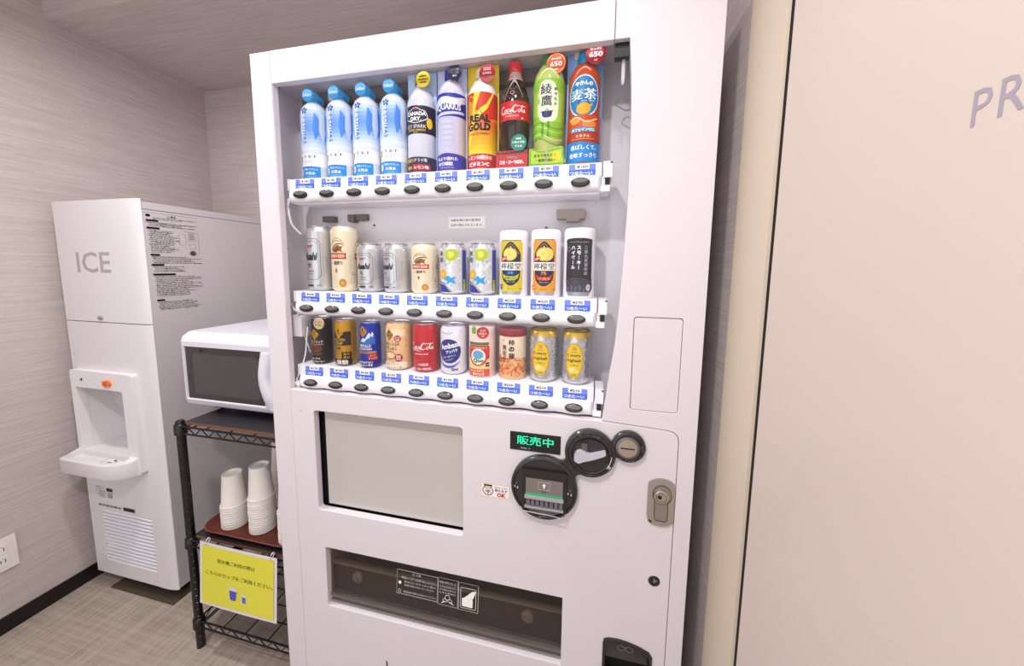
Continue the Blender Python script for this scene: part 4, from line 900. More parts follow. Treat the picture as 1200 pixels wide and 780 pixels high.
def canada(p):
    nv = '#23244e'
    p.rect(-.099, .088, .099, .150, nv); p.oval(-.030, .140, .006, .010, '#f0b82c'); p.oval(.030, .112, .007, .012, '#f2d13a')
    p.poly(catmull([(-.020, .118), (-.026, .124), (-.021, .138), (-.010, .141), (0, .146), (.010, .141), (.021, .138), (.026, .124), (.020, .118), (0, .111), (-.020, .118)], 3)[:-1], '#f4f0f4')
    p.poly(catmull([(-.019, .1195), (-.0245, .125), (-.020, .1365), (-.010, .1395), (0, .1445), (.010, .1395), (.020, .1365), (.0245, .125), (.019, .1195), (0, .1125), (-.019, .1195)], 3)[:-1], nv)
    p.poly([(-.003, .1425), (0, .146), (.003, .1425), (0, .139)], '#d23a36')
    p.text('CANADA', 0, .1320, .0088, '#ffffff', w=.044, bold=.035); p.text('DRY.', 0, .1205, .0088, '#ffffff', w=.024, bold=.035)
    p.text('ICY SPARK', 0, .1040, .0078, '#f4f2f8', w=.044, bold=.0); p.text('CLEAR LEMON', 0, .0958, .0045, '#e8c23c', w=.040, bold=.03); p.text('炭酸水', 0, .0908, .003, '#dcdce8', w=.010)
    p.rect(-.099, .003, .099, .036, '#2f2a62'); p.text('超強力', -.016, .0285, .0085, '#f2c83a', w=.020, bold=.05); p.text('ドライ喉', .010, .0285, .0080, '#f4e8d8', w=.026, bold=.05)
    p.rect(-.008, .006, .030, .019, '#c23040'); p.text('刺激の', -.018, .0125, .0085, '#f2c83a', w=.016, bold=.05); p.text('レモン味', .011, .0125, .0080, '#ffffff', w=.030, bold=.05)
t = bottle(4, 'sparkling_water_bottle', 'clear sparkling water bottle with a navy label and a gold cap', straight(.216, .056), [mat('#dfe0ec', .15, name='p', coat=.6)], None, mat('#b8924c', .35, .4, name='p'), .206, .0150, .020, canada)
backcard(t, .0735, .2360, mat('#b9d0ee', .4, name='p'))
badge(t, .0165, .2085, .0175, '#e3cf3a', [('炭酸水', .007, .0048, .018), ('SPARKLING', .0, .0036, .024), ('WATER', -.0062, .0036, .016)], y=-.026, c2='#4a3a14')
def aquarius(p):
    p.rect(-.099, .120, .099, .170, '#3546b4'); p.poly(catmull([(-.04, .150), (-.01, .163), (.02, .160), (.05, .168), (.05, .156), (.02, .146), (-.01, .148), (-.04, .135), (-.04, .150)], 4)[:-1], '#e4e8f8')
    p.poly([(-.04, .120), (.04, .127), (.04, .133), (-.04, .125)], '#d8def6'); p.text('AQUARIUS', 0, .1400, .0165, '#ffffff', w=.062, bold=.02); p.text('AQUARIUS', 0, .1400, .0148, '#27349c', w=.056, bold=-.005) if False else None
    p.text('SPORTS DRINK', .0, .128, .0032, '#dfe4fa', w=.03)
    for k in range(5): p.ring(.0, .062+.012*k, .018, .007, .0007, '#c4c2e4')
    p.rect(-.099, .003, .099, .035, '#4a42b4'); p.poly([(-.04, .035), (0, .040), (.04, .036), (.04, .030), (-.04, .030)], '#4a42b4'); p.text('気より優れた', .0, .0275, .0078, '#ffffff', w=.046, bold=.05); p.text('水分補給', -.004, .0165, .0088, '#ffffff', w=.034, bold=.05); p.text('ミネラルバランス', 0, .0078, .0038, '#dcd8f8', w=.03)
t = bottle(5, 'sports_drink_bottle', 'lavender clear sports drink bottle with a blue top label', straight(.220, .05), [mat('#d9d8ee', .2, name='p', coat=.5)], None, mat('#2f3aa6', .35, name='p'), .208, .0155, .0225, aquarius)
backcard(t, .0735, .2360, mat('#cbd4ee', .4, name='p'))
badge(t, .0175, .2150, .0168, '#2a2a5a', [('アミノ酸', .006, .0048, .020), ('クエン酸', -.001, .0048, .020), ('MAX', -.007, .004, .010)], y=-.026)
def gold_drink(p):
    p.rect(-.099, .034, .099, .165, '#e9a52c')
    for k in range(7): p.hold = k > 0; p.rect(-.099, .034+.010*k, .099, .045+.010*k, ['#f3da3e', '#f2cf38', '#f1c434', '#efb832', '#edaa30', '#ea9a30', '#e78a30'][k])
    p.hold = False
    p.poly([(-.099, .165), (.099, .165), (.099, .130), (.012, .104), (-.02, .150), (-.099, .100)], '#d84a2c')
    p.poly([(-.010, .165), (.004, .165), (-.010, .120), (.016, .140), (.030, .165), (.034, .165), (.018, .130), (-.006, .104), (-.018, .060), (-.028, .045), (-.030, .060), (-.014, .110)], '#f6dc50')
    p.ring(-.018, .150, .008, .009, .0018, '#f4c83a')
    p.line([(.0, .130), (-.006, .116), (.010, .116)], .0020, '#2a1c14', closed=True)
    p.text('REAL', .002, .1100, .0165, '#2a1c14', w=.046, bold=.06); p.text('GOLD', .0, .0920, .0175, '#2a1c14', w=.050, bold=.06)
    p.text('ビタミン・ローヤルゼリー', .0, .0775, .0052, '#3a2414', w=.044, bold=.03)
    p.rect(-.099, .003, .099, .034, '#d23038'); p.text('レモン50個分の', .001, .0260, .0098, '#ffffff', w=.054, bold=.04); p.text('ビタミンC', .0, .0120, .0095, '#ffffff', w=.044, bold=.04)
t = bottle(6, 'energy_drink_bottle', 'yellow and red energy drink bottle on a bright yellow card', straight(.216, .052), [mat('#f0ecea', .25, name='p', coat=.5)], None, mat('#e6dcd6', .35, name='p'), .205, .0150, .019, gold_drink)
backcard(t, .0745, .2360, mat('#e8cf2e', .4, name='p'))
badge(t, .0175, .2055, .0185, '#c22734', [('ココロ', .0085, .0052, .016), ('カラダに', .0, .0052, .021), ('元気!', -.0085, .0052, .015)], y=-.026)
def cokeb(p):
    p.poly([(-.099, .100), (.099, .100), (.099, .1395), (-.099, .1395)], '#d5293a'); cola_script(p, .0082, .0, .122, '#fbf3f2'); p.text('ORIGINAL TASTE', 0, .1085, .0030, '#fbe6e6', w=.028)
    for k in range(22): p.hold = k > 0; a = random.uniform(-.02, .024); b = random.uniform(.146, .178); p.oval(a, b, .0014, .0010, random.choice(['#9a5a54', '#c08a84', '#6a302c']), n=8)
    p.hold = False; p.ring(.0, .158, .005, .004, .001, '#d8b8b0')
    p.text('●', .021, .104, .004, '#f4e4e0')
rc = R
cprof = [(rc*.86, 0), (rc*.92, .006), (rc*.90, .025), (rc*.84, .040), (rc*.86, .050), (rc*.97, .075), (rc*1.0, .098), (rc*.97, .120), (rc*.98, .140), (rc*.92, .155), (rc*.76, .172), (rc*.54, .190), (rc*.43, .202), (.0128, .212)]
t = bottle(7, 'cola_bottle', 'dark contoured cola bottle with a red cap and red label', cprof, [mat('#341212', .12, name='p', coat=.8), mat('#c9a9a6', .2, name='p', coat=.5)], [0]*11+[1, 1], mat('#cf2f44', .35, name='p'), .209, .0148, .0215, cokeb)
bm = bmesh.new(); prism(bm, rrpts(-.0355, 0, .0355, .034, .002), 0, .0012); o = finish(bm, 'shelf_card', mat('#cf2638', .4, name='p'), t); o.location = (0, -.0335, .002)
p = Print(); p.poly([(-.0355, .027)] + [(-.0355+.071*k/14, .030+.0035*(k % 2)) for k in range(15)] + [(.0355, .027)], '#8a4028'); p.text('この爽快感、', 0, .0200, .0075, '#fff', w=.034, bold=.04); p.text('コカ・コーラだけ。', .0, .0095, .0082, '#fff', w=.054, bold=.05); p.flat('card_print', t, (0, -.0336, .002))
badge(t, .0155, .0515, .0175, '#1d9a84', [('100%', .0085, .0040, .012), ('リサイクル', .001, .0055, .027), ('ボトル', -.007, .0052, .017)], y=-.034)
def ayataka(p):
    p.rect(-.099, .060, .099, .178, '#9fcf4e'); p.poly(catmull([(-.05, .178), (-.02, .150), (.0, .172), (.03, .150), (.05, .178), (.05, .12), (.03, .09), (-.01, .10), (-.05, .12), (-.05, .178)], 4)[:-1], '#b7dc62')
    p.poly(catmull([(-.018, .150), (-.010, .172), (.012, .170), (.022, .145), (.022, .110), (.014, .092), (-.010, .092), (-.019, .115), (-.018, .150)], 4)[:-1], '#f0f6dc')
    for k in range(5): p.line(catmull([(-.045, .082-.008*k), (-.015, .090-.008*k), (.015, .076-.008*k), (.045, .084-.008*k)], 5), .0022, ['#6fae2c', '#c4e070', '#8cc63e', '#d8ea92', '#7ab834'][k])
    p.text('綾', -.002, .1560, .021, '#20306e', bold=.035); p.text('鷹', -.001, .1330, .021, '#20306e', bold=.035); p.vtext('あやたか', .0165, .160, .0072, '#2a3870', .010); p.vtext('上煎茶', -.0165, .142, .0045, '#4a5a58')
    p.poly(catmull([(-.010, .110), (-.008, .101), (0, .0985), (.008, .101), (.010, .110), (.013, .113), (.006, .112), (-.006, .112), (-.014, .111), (-.010, .110)], 4)[:-1], '#27388a'); p.line(catmull([(-.003, .113), (0, .116), (.003, .113)], 3), .0012, '#27388a')
    p.vtext('急須でいれた', .003, .092, .005, '#3e5a2a'); p.vtext('ような緑茶', -.008, .088, .005, '#3e5a2a')
t = bottle(8, 'green_tea_bottle', 'tall light green tea bottle with a green cap', straight(.228, .048), [mat('#c6cf86', .15, name='p', coat=.7)], None, mat('#4ca457', .35, name='p'), .212, .0155, .0215, ayataka)
bm = bmesh.new(); prism(bm, catmull([(-.036, .002), (.036, .002), (.037, .020), (.036, .036), (.026, .038), (.010, .034), (-.014, .032), (-.034, .037), (-.037, .025), (-.036, .002)], 3)[:-1], 0, .0012); o = finish(bm, 'shelf_card', mat('#bcd64a', .4, name='p'), t); o.location = (0, -.0335, 0)
p = Print(); p.line(catmull([(-.034, .004), (.034, .004), (.035, .020), (.034, .034), (.010, .031), (-.014, .029), (-.033, .034), (-.034, .004)], 3), .0018, '#5fb04a'); p.oval(.022, .018, .010, .012, '#e3dc3c'); p.text('まるで淹れたて', -.002, .0215, .0062, '#2a3a20', w=.048, bold=.04); p.text('一番茶の味わい', .0, .0115, .0062, '#2a3a20', w=.046, bold=.04); p.flat('card_print', t, (0, -.0336, 0))
badge(t, .0165, .2085, .0205, '#e8752c', [('たっぷり', .0095, .0048, .020), ('650', -.001, .0105, .026), ('ml', -.0115, .004, .006)], y=-.026, ring='#f8d0a0')
def mugicha(p):
    p.oval(0, .135, .0315, .042, '#ecf4f8'); p.oval(0, .135, .0295, .0395, '#1e96cc')
    p.text('やかんの', 0, .1610, .0092, '#ffffff', w=.034, arc=.06, bold=.04); p.text('麦茶', .0, .1390, .0215, '#ffffff', w=.050, bold=.05); p.text('FROM 爽健美茶', .009, .1255, .0038, '#e4f4fa', w=.026)
    p.poly(catmull([(-.012, .118), (-.013, .106), (-.005, .100), (.006, .100), (.013, .108), (.011, .118), (0, .122), (-.012, .118)], 4)[:-1], '#f0bc2e'); p.line(catmull([(-.010, .120), (-.006, .128), (.006, .128), (.010, .120)], 4), .0016, '#26303a'); p.poly([(.011, .112), (.018, .118), (.016, .121), (.011, .117)], '#f0bc2e')
    p.rect(-.099, .064, .099, .098, '#d9642c'); p.oval(-.016, .088, .011, .007, '#f0b040'); p.oval(.012, .080, .014, .008, '#f0a038'); p.text('すっぱい?', 0, .0870, .0062, '#fff', w=.044, bold=.04) if False else None
    p.line(catmull([(-.028, .090), (-.012, .094), (.006, .084), (.028, .092)], 5), .0024, '#f4e4d0')
    p.rect(-.024, .0645, .024, .0735, '#2aa2d4', r=.001); p.text('カフェインゼロ', .0, .0690, .0062, '#ffffff', w=.044, bold=.04); p.rect(-.099, .047, .099, .0625, '#c8532a'); p.text('ミネラル', .0, .0560, .0058, '#fbe2c4', w=.026, bold=.03); p.line([(-.022, .050), (.022, .050)], .0012, '#f0b060')
    p.poly([(-.099, .003), (.099, .003), (.099, .044)] + [(.099-.1948*k/12, .044+.002*math.sin(k)) for k in range(1, 13)], '#1c9cdc'); p.text('香ばしくて、', .002, .0335, .0098, '#ffffff', w=.050, bold=.05); p.text('後味すっきり', .001, .0175, .0102, '#ffffff', w=.054, bold=.05)
t = bottle(9, 'barley_tea_bottle', 'amber barley tea bottle with a light blue cap on a blue card', straight(.224, .050), [mat('#c9652a', .15, name='p', coat=.7)], None, mat('#2ba0c8', .35, name='p'), .209, .0155, .0215, mugicha)
backcard(t, .0755, .2360, mat('#8fb4e4', .4, name='p'))
badge(t, .0215, .2170, .0200, '#c2222e', [('たっぷり', .0095, .0045, .022), ('650', -.001, .0105, .028), ('ml', -.0115, .004, .006)], y=-.028)

# ================================================================== ice machine
IX0, IX1, IY = -1.957, -1.530, .925
ice = empty('ice_dispenser', (-1.745, 1.16, 0)); tag(ice, 'tall narrow off white ice dispenser in the left corner with louvres below', 'ice dispenser')
def ip(o): return rel(o, ice)
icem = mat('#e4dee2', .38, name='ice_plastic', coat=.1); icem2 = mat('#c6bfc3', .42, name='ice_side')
bm = bmesh.new()
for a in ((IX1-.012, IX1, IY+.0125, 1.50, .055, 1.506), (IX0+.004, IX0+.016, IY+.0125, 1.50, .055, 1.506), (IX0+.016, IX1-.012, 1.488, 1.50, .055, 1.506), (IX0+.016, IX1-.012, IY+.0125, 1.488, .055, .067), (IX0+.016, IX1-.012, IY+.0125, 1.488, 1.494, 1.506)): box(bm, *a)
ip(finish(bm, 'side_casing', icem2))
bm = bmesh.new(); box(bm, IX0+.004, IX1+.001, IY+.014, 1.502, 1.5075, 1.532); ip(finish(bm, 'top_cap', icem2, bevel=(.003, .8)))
def shell_front(z0, z1, name, holes=False):
    """front cover: flat face with a wide curved right edge wrapping onto the side"""
    pts = [(IX0, IY+.0115), (IX0, IY+.006), (IX0+.002, IY+.001), (IX0+.008, IY)]
    pts += [(-1.592, IY)] + [(-1.592 + .0628*math.sin(math.radians(a)), IY + .011 - .011*math.cos(math.radians(a))) for a in range(15, 91, 15)] + [(-1.5292, IY+.0115)]
    bm = bmesh.new(); a = [bm.verts.new((x, y, z0)) for x, y in pts]; b = [bm.verts.new((x, y, z1)) for x, y in pts]; n = len(pts)
    for i in range(n): bm.faces.new((a[i], a[(i+1) % n], b[(i+1) % n], b[i]))
    bm.faces.new(a[::-1]); bm.faces.new(b)
    return ip(finish(bm, name, icem, smooth=.5))
up = shell_front(1.1015, 1.541, 'upper_cover')
p = Print(); p.text('ICE', 0, 0, .076, mat('#b0a8ac', .4, .1, name='letter_grey'), w=.172, bold=.012); o = p.flat('lettering', up, (-1.772, IY, 1.320))
bm = bmesh.new(); tube(bm, [(-1.762, IY, 1.117), (-1.762, IY-.006, 1.117)], .008, 16); tube(bm, [(-1.762, IY-.006, 1.117), (-1.762, IY-.010, 1.117)], .005, 12); ip(finish(bm, 'cover_screw', mat('#b8b0aa', .3, .8, name='screw_metal'), smooth=.6))
# lower cover in two pieces: around the outlet and the louvred bottom. front built as plate with openings
shell_front(.905, 1.0985, 'middle_cover')
bm = bmesh.new()
pts = [(-1.6130, IY), (-1.592, IY)] + [(-1.592 + .0628*math.sin(math.radians(a)), IY + .011 - .011*math.cos(math.radians(a))) for a in range(15, 91, 15)] + [(-1.5292, IY+.0115), (-1.6130, IY+.0115)]
a = [bm.verts.new((x, y, .052)) for x, y in pts]; b = [bm.verts.new((x, y, .905)) for x, y in pts]; n = len(pts)
for i in range(n): bm.faces.new((a[i], a[(i+1) % n], b[(i+1) % n], b[i]))
bm.faces.new(a[::-1]); bm.faces.new(b); ip(finish(bm, 'corner_cover', icem, smooth=.5))
LV = [(-1.888, .112), (-1.622, .112), (-1.622, .338), (-1.888, .338)]
o = plate([(IX0, .052), (-1.6130, .052), (-1.6130, .5285), (IX0, .5285)], [LV], IY, IY+.012, 'louvre_cover', icem, None, .0015); ip(o)
bm = bmesh.new(); box(bm, -1.892, -1.618, IY+.012, IY+.016, .108, .342); ip(finish(bm, 'louvre_backing', mat('#57504f', .6, name='vent_shade')))
lm = None
for k in range(15):
    if lm is None:
        bm = bmesh.new(); prism(bm, [(0, 0), (.266, 0), (.266, .0036), (0, .0036)], 0, .001)
        for v in bm.verts: pass
        bm.free(); bm = bmesh.new()
        vs = [bm.verts.new((x, y, z)) for x in (0, .266) for y, z in ((-.0015, .0), (.0105, .0060), (.0115, .0048), (-.0005, -.0030))]
        for f in ((0, 1, 5, 4), (1, 2, 6, 5), (2, 3, 7, 6), (3, 0, 4, 7), (0, 3, 2, 1), (4, 5, 6, 7)): bm.faces.new([vs[q] for q in f])
        o = finish(bm, 'louvre', chalk); lm = o.data
    else: o = link('louvre', lm)
    ip(o); o.location = (-1.888, IY+.0002, .1155 + .0153*k)
# small prints on the lower cover
p = Print(); ik = '#55504f'
for k, (x, z, w) in enumerate(((-1.905, .432, .03), (-1.902, .424, .022), (-1.898, .415, .04), (-1.895, .407, .035), (-1.897, .399, .03), (-1.893, .391, .034))): p.line([(x, z), (x+w, z)], .0016, '#8d8785')
p.ring(-1.895, .418, .012, .02, .0008, '#8d8785'); p.ring(-1.868, .414, .012, .02, .0008, '#8d8785')
p.rect(-1.848, .418, -1.816, .432, '#2e2a2a', r=.001); p.text('認証', -1.832, .425, .007, '#d8d2d2', w=.02, bold=.03)
for k in range(4): p.line([(-1.846, .411-.006*k), (-1.818, .411-.006*k)], .0022, '#8a8482')
for x in range(6): p.rect(-1.90+.021*x, .352, -1.884+.021*x, .360, ['#8a8482', '#a49e9c'][x % 2])
p.rect(-1.765, .350, -1.705, .364, '#3a3636'); p.text('フィルター清掃', -1.735, .357, .006, '#d8d2d2', w=.05); p.poly([(-1.815, .352), (-1.780, .352), (-1.797, .343)], '#f4f0f4')
ip(p.flat('cover_print', None, (0, IY, 0)))
# dispensing bay
hs = empty('dispensing_bay'); ip(hs)
def hp(o): o.parent = hs; return o
HX0, HX1, HZ0, HZ1, HY = -1.9330, -1.6130, .531, .914, .905
OPN = [(-1.9105, .595), (-1.6660, .595), (-1.6660, .842), (-1.672, .848), (-1.905, .848), (-1.9105, .842)]
hp(plate(rrpts(HX0, HZ0, HX1, HZ1, .010), [OPN], HY, IY+.01, 'bay_frame', ivory, None, .003))
bm = bmesh.new(); t = .004; yb = 1.05
box(bm, -1.917, -1.9125, HY+.012, yb, .590, .854); box(bm, -1.664, -1.6595, HY+.012, yb, .590, .854); box(bm, -1.9125, -1.664, HY+.012, yb, .850, .854); box(bm, -1.9125, -1.664, HY+.031, yb, .586, .590); box(bm, -1.917, -1.6595, yb, yb+t, .586, .854)
hp(finish(bm, 'bay_liner', ivory))
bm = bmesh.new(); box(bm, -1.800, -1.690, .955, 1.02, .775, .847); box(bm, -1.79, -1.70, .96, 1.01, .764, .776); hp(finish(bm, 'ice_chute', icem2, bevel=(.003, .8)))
# protruding tray with a raised rim: left side straight, right front corner wide and round
oc = [(-1.933, HY+.02), (-1.933, .872), (-1.926, .850), (-1.914, .842), (-1.72, .842)] + [(-1.72 + .100*math.sin(math.radians(a)), .912 - .070*math.cos(math.radians(a))) for a in range(12, 91, 13)] + [(-1.613, HY+.02)]
icn = [(-1.919, HY+.02), (-1.919, .874), (-1.914, .860), (-1.905, .855), (-1.722, .855)] + [(-1.722 + .068*math.sin(math.radians(a)), .908 - .053*math.cos(math.radians(a))) for a in range(12, 91, 13)] + [(-1.656, HY+.02)]
bm = bmesh.new(); n = len(oc)
o0 = [bm.verts.new((x*.98 - .0355, y+.006, .531)) for x, y in oc]; o1 = [bm.verts.new((x, y, .548)) for x, y in oc]; o2 = [bm.verts.new((x, y, .588)) for x, y in oc]
i2 = [bm.verts.new((x, y, .590)) for x, y in icn]; i1 = [bm.verts.new((x, y+.002, .574)) for x, y in icn]
for q in (o2, i2):
    q[0].co.z += .018; q[-1].co.z += .030; q[1].co.z += .001; q[-2].co.z += .012; q[-3].co.z += .005
for A, B in ((o0, o1), (o1, o2), (o2, i2), (i2, i1)):
    for k in range(n-1): bm.faces.new((A[k], A[k+1], B[k+1], B[k]))
bm.faces.new(o0[::-1]); bm.faces.new(i1)
hp(finish(bm, 'drip_tray', ivory, smooth=.7))
bm = bmesh.new(); box(bm, -1.919, -1.656, .90, 1.05, .5725, .5745); hp(finish(bm, 'tray_floor', ivory))
p = Print(); p.ring(-.015, .012, .040, .030, .0012, '#9b9496'); p.poly([(-.020, .020), (.002, .014), (.000, .011), (-.022, .016)], '#1c1a1a'); p.poly([(-.030, .002), (-.014, .006), (-.012, .003), (-.028, -.001)], '#4a4646'); p.poly([(.020, .030), (.027, .024), (.024, .020), (.016, .026)], '#1c1a1a')
hp(p.flat('drain_print', None, (-1.720, .885, .5745), (1, 0, 0), (0, 1, 0), (0, 0, 1)))
bm = bmesh.new(); prism(bm, ell(-1.733, .8745, .019, .0125, 28), HY-.007, HY); hp(finish(bm, 'push_button', mat('#f0701c', .35, name='orange'), bevel=(.003, .8), smooth=.9))
bm = bmesh.new(); prism(bm, ell(-1.735, .8745, .009, .007, 20), HY-.0075, HY-.0068); hp(finish(bm, 'button_mark', mat('#e05a10', .35, name='orange_deep')))
bm = bmesh.new(); prism(bm, ell(-1.870, .8795, .0062, .0062, 18), HY-.001, HY); prism(bm, ell(-1.870, .8795, .0035, .0035, 14), HY-.0025, HY, 1); hp(finish(bm, 'indicator_lamp', [mat('#3c8a78', .3, emit=.3, name='lamp_green'), mat('#101412', .3, name='lamp_dark')]))
p = Print(); p.text('PUSH', 0, 0, .007, '#f8f4f6', w=.026, bold=.03); hp(p.flat('button_print', None, (-1.735, HY, .8935)))
# notices on the side casing
p = Print(); K = '#3c3638'
p.frame(0, -.033, .176, 0, .0008, '#9a9294'); p.oval(.014, -.010, .0075, .0048, '#221e20'); p.text('⚠警告', .087, -.0085, .009, '#221e20', w=.030, bold=.03)
random.seed(11)
def dashes(x0, x1, z, w=.0016):
    x = x0
    while x < x1:
        l = random.uniform(.002, .010); p.hold = True; p.line([(x, z), (min(x+l, x1), z)], w*random.uniform(.7, 1.5), K); x += l + random.uniform(.0008, .003)
def block(z0, n, x0, x1, dz=.0054): 
    for k in range(n): dashes(x0 + (.004 if k % 3 else 0), x1 - random.uniform(0, (x1-x0)*.35), z0 - dz*k)
p.lay()
dashes(.028, .17, -.016); dashes(.028, .12, -.021)
p.hold = False
def pill(x, z, w): p.rect(x, z-.0035, x+w, z+.0035, '#1e1a1c', r=.0034)
pill(.006, -.0270, .038); pill(.006, -.0535, .040); pill(.010, -.148, .030); pill(.010, -.184, .040); pill(.012, -.2185, .072); pill(.016, -.3120, .026)
p.lay()
block(-.0345, 3, .010, .17); block(-.062, 15, .010, .105); block(-.155, 5, .014, .19); block(-.191, 4, .016, .13); block(-.226, 14, .016, .18); block(-.319, 6, .020, .18)
p.hold = False; p.frame(.106, -.108, .128, -.066, .0007, K); p.frame(.138, -.092, .160, -.060, .0007, K); p.frame(.140, -.122, .160, -.104, .0007, K); p.oval(.150, -.138, .011, .009, '#6a6264'); p.line([(.12, -.056), (.172, -.058), (.174, -.132), (.165, -.140)], .0007, K)
for k in range(5): p.line([(.141, -.064-.005*k), (.157, -.064-.005*k)], .0012, K)
ip(p.flat('notice_print', None, (IX1, .9395, 1.497), (0, 1, 0), (0, .0, 1), (1, 0, 0)))
for x in (-1.88, -1.60):
    for y in (.985, 1.42):
        bm = bmesh.new(); lathe(bm, [(.024, .0), (.024, .045), (.020, .056)], 16, (x, y)); ip(finish(bm, 'foot', black, smooth=.5))
# thin dark tray on the floor below the machine
bm = bmesh.new(); box(bm, -1.875, -1.540, .915, 1.49, .0005, .004); tag(finish(bm, 'floor_mat', mat('#54483e', .5, name='brown_mat')), 'thin dark brown mat on the floor beneath the ice dispenser', 'mat')
bpy.data.objects['floor_mat'].location = (0, 0, 0)

# ================================================================== wire rack
RX0, RX1, RY0, RY1 = -1.279, -.870, .828, 1.20
rk = empty('wire_rack', ((RX0+RX1)/2, (RY0+RY1)/2, 0)); tag(rk, 'black wire shelving rack standing between the ice dispenser and the vending machine', 'shelving rack')
pm = None
for x, y in ((RX0, RY0), (RX1, RY0), (RX0, RY1), (RX1, RY1)):
    if pm is None:
        prof = [(.0125, 0)]
        for k in range(31):
            z = .022 + .0255*k; prof += [(.0125, z-.0012), (.0112, z), (.0125, z+.0012)]
        prof += [(.0125, .808), (.0125, .812), (.010, .816)]
        bm = bmesh.new(); lathe(bm, prof, 20); o = finish(bm, 'post', blackm, rk, smooth=.7); pm = o.data
    else: o = link('post', pm, rk)
    o.location = (x-rk.location.x, y-rk.location.y, 0)
def wire(bm, a, b, r=.003): tube(bm, [a, b], r, 6)
cross_me = None
for zs in (.800, .405, .105):
    bm = bmesh.new()
    for y in (RY0-.006, RY1+.006):
        wire(bm, (RX0, y, zs), (RX1, y, zs), .0032); wire(bm, (RX0, y, zs-.024), (RX1, y, zs-.024), .0028)
        N = 14
        for k in range(N):
            xa = RX0+.012 + (RX1-RX0-.024)*k/N; xb = RX0+.012 + (RX1-RX0-.024)*(k+1)/N
            wire(bm, (xa, y, zs-.024 if k % 2 == 0 else zs), (xb, y, zs if k % 2 == 0 else zs-.024), .0020)
    for x in (RX0, RX1):
        wire(bm, (x, RY0, zs), (x, RY1, zs), .0032); wire(bm, (x, RY0, zs-.024), (x, RY1, zs-.024), .0028)
        for k in range(12):
            ya = RY0+.012 + (RY1-RY0-.024)*k/12; yb = RY0+.012 + (RY1-RY0-.024)*(k+1)/12
            wire(bm, (x, ya, zs-.024 if k % 2 == 0 else zs), (x, yb, zs if k % 2 == 0 else zs-.024), .0020)
    for x in (RX0, RX1):
        for y in (RY0, RY1): lathe(bm, [(.0135, zs-.030), (.0175, zs-.028), (.0165, zs+.004), (.0145, zs+.006)], 18, (x, y))
    sh = rel(finish(bm, 'shelf', blackm, smooth=.8), rk); sh['kind'] = 'part' if False else sh.get('kind', ''); del sh['kind']
    def cw(a, b, r=.0022):
        bm = bmesh.new(); wire(bm, a, b, r); o = finish(bm, 'cross_wire', blackm, sh, smooth=.9)
    for k in range(6): y = RY0 + (RY1-RY0)*(k+1)/7; cw((RX0, y, zs-.002), (RX1, y, zs-.002))
    for x in (RX0+.035, RX0+.114, RX0+.205, RX0+.2955, RX0+.375): cw((x, RY0-.006, zs+.002), (x, RY1+.006, zs+.002))
# boards on the two upper shelves
def board(z, lb):
    bm = bmesh.new(); box(bm, RX0+.019, RX1-.02, RY0+.002, RY1-.01, z, z+.009); 
    for f in bm.faces: f.material_index = 0 if abs(f.normal.z) > .5 or f.calc_center_median().z > z+.0085 else 1
    for f in bm.faces:
        f.normal_update(); f.material_index = 0 if abs(f.normal.z) > .5 else 1
    bm.normal_update()
    o = finish(bm, 'shelf_board', [mat('#262328', .38, name='black_board', bump=.3, bscale=60), mat('#7c5238', .6, name='board_edge')]); tag(o, lb, 'board', 'boards on the wire rack'); return o
board(.8045, 'black topped board with a brown edge lying on the rack under the microwave')
board(.4095, 'black board lying on the middle shelf of the rack, under the brown tray')

# ================================================================== microwave
mw = empty('microwave_oven', (-1.10, 1.07, .8140)); tag(mw, 'white microwave oven with a dark window, on top of the black rack', 'microwave')
def mp(o): return rel(o, mw)
X0, X1, Y0, Y1, Z0, Z1 = -1.330, -.868, .885, 1.24, .832, 1.092
mwm = mat('#dedbe6', .3, name='microwave_white', coat=.2)
bm = bmesh.new(); box(bm, X0+.004, X1-.004, Y0+.030, Y1, Z0+.001, Z1); mp(finish(bm, 'casing', mwm, bevel=(.004, .8), smooth=.7))
# front frame with sloping borders, open in the middle for the window
WX0, WX1, WZ0, WZ1 = -1.3235, -1.000, .8640, 1.0455
bm = bmesh.new()
def ringr(x0, x1, z0, z1, y): return [bm.verts.new(c) for c in ((x0, y, z0), (x1, y, z0), (x1, y, z1), (x0, y, z1))]
rr = [ringr(X0+.003, X1-.003, Z0, Z1-.002, Y0+.032), ringr(X0+.001, X1-.001, Z0+.001, Z1-.003, Y0+.026), ringr(X0, X1, Z0+.014, Z1-.016, Y0+.006), ringr(X0+.002, X1-.002, Z0+.029, Z1-.030, Y0)]
for a, b in zip(rr, rr[1:]):
    for k in range(4): bm.faces.new((a[k], a[(k+1) % 4], b[(k+1) % 4], b[k]))
w0 = ringr(WX0, WX1, WZ0, WZ1, Y0); w1 = ringr(WX0+.002, WX1-.002, WZ0+.002, WZ1-.002, Y0+.006)
for k in range(4): bm.faces.new((rr[-1][k], rr[-1][(k+1) % 4], w0[(k+1) % 4], w0[k])); bm.faces.new((w0[k], w0[(k+1) % 4], w1[(k+1) % 4], w1[k]))
mp(finish(bm, 'door', mwm, smooth=.35))
bm = bmesh.new(); box(bm, WX0+.001, WX1-.001, Y0+.005, Y0+.009, WZ0+.001, WZ1-.001); gl = mp(finish(bm, 'window_glass', mat('#1a1718', .06, name='dark_glass', coat=1.0)))
bm = bmesh.new(); prism(bm, rrpts(WX0+.032, WZ0+.020, WX1-.022, WZ1-.024, .012), Y0+.0046, Y0+.0056); o = finish(bm, 'mesh_screen', mat('#3d3a3d', .25, name='mesh_grey', coat=.8)); o.parent = gl; 
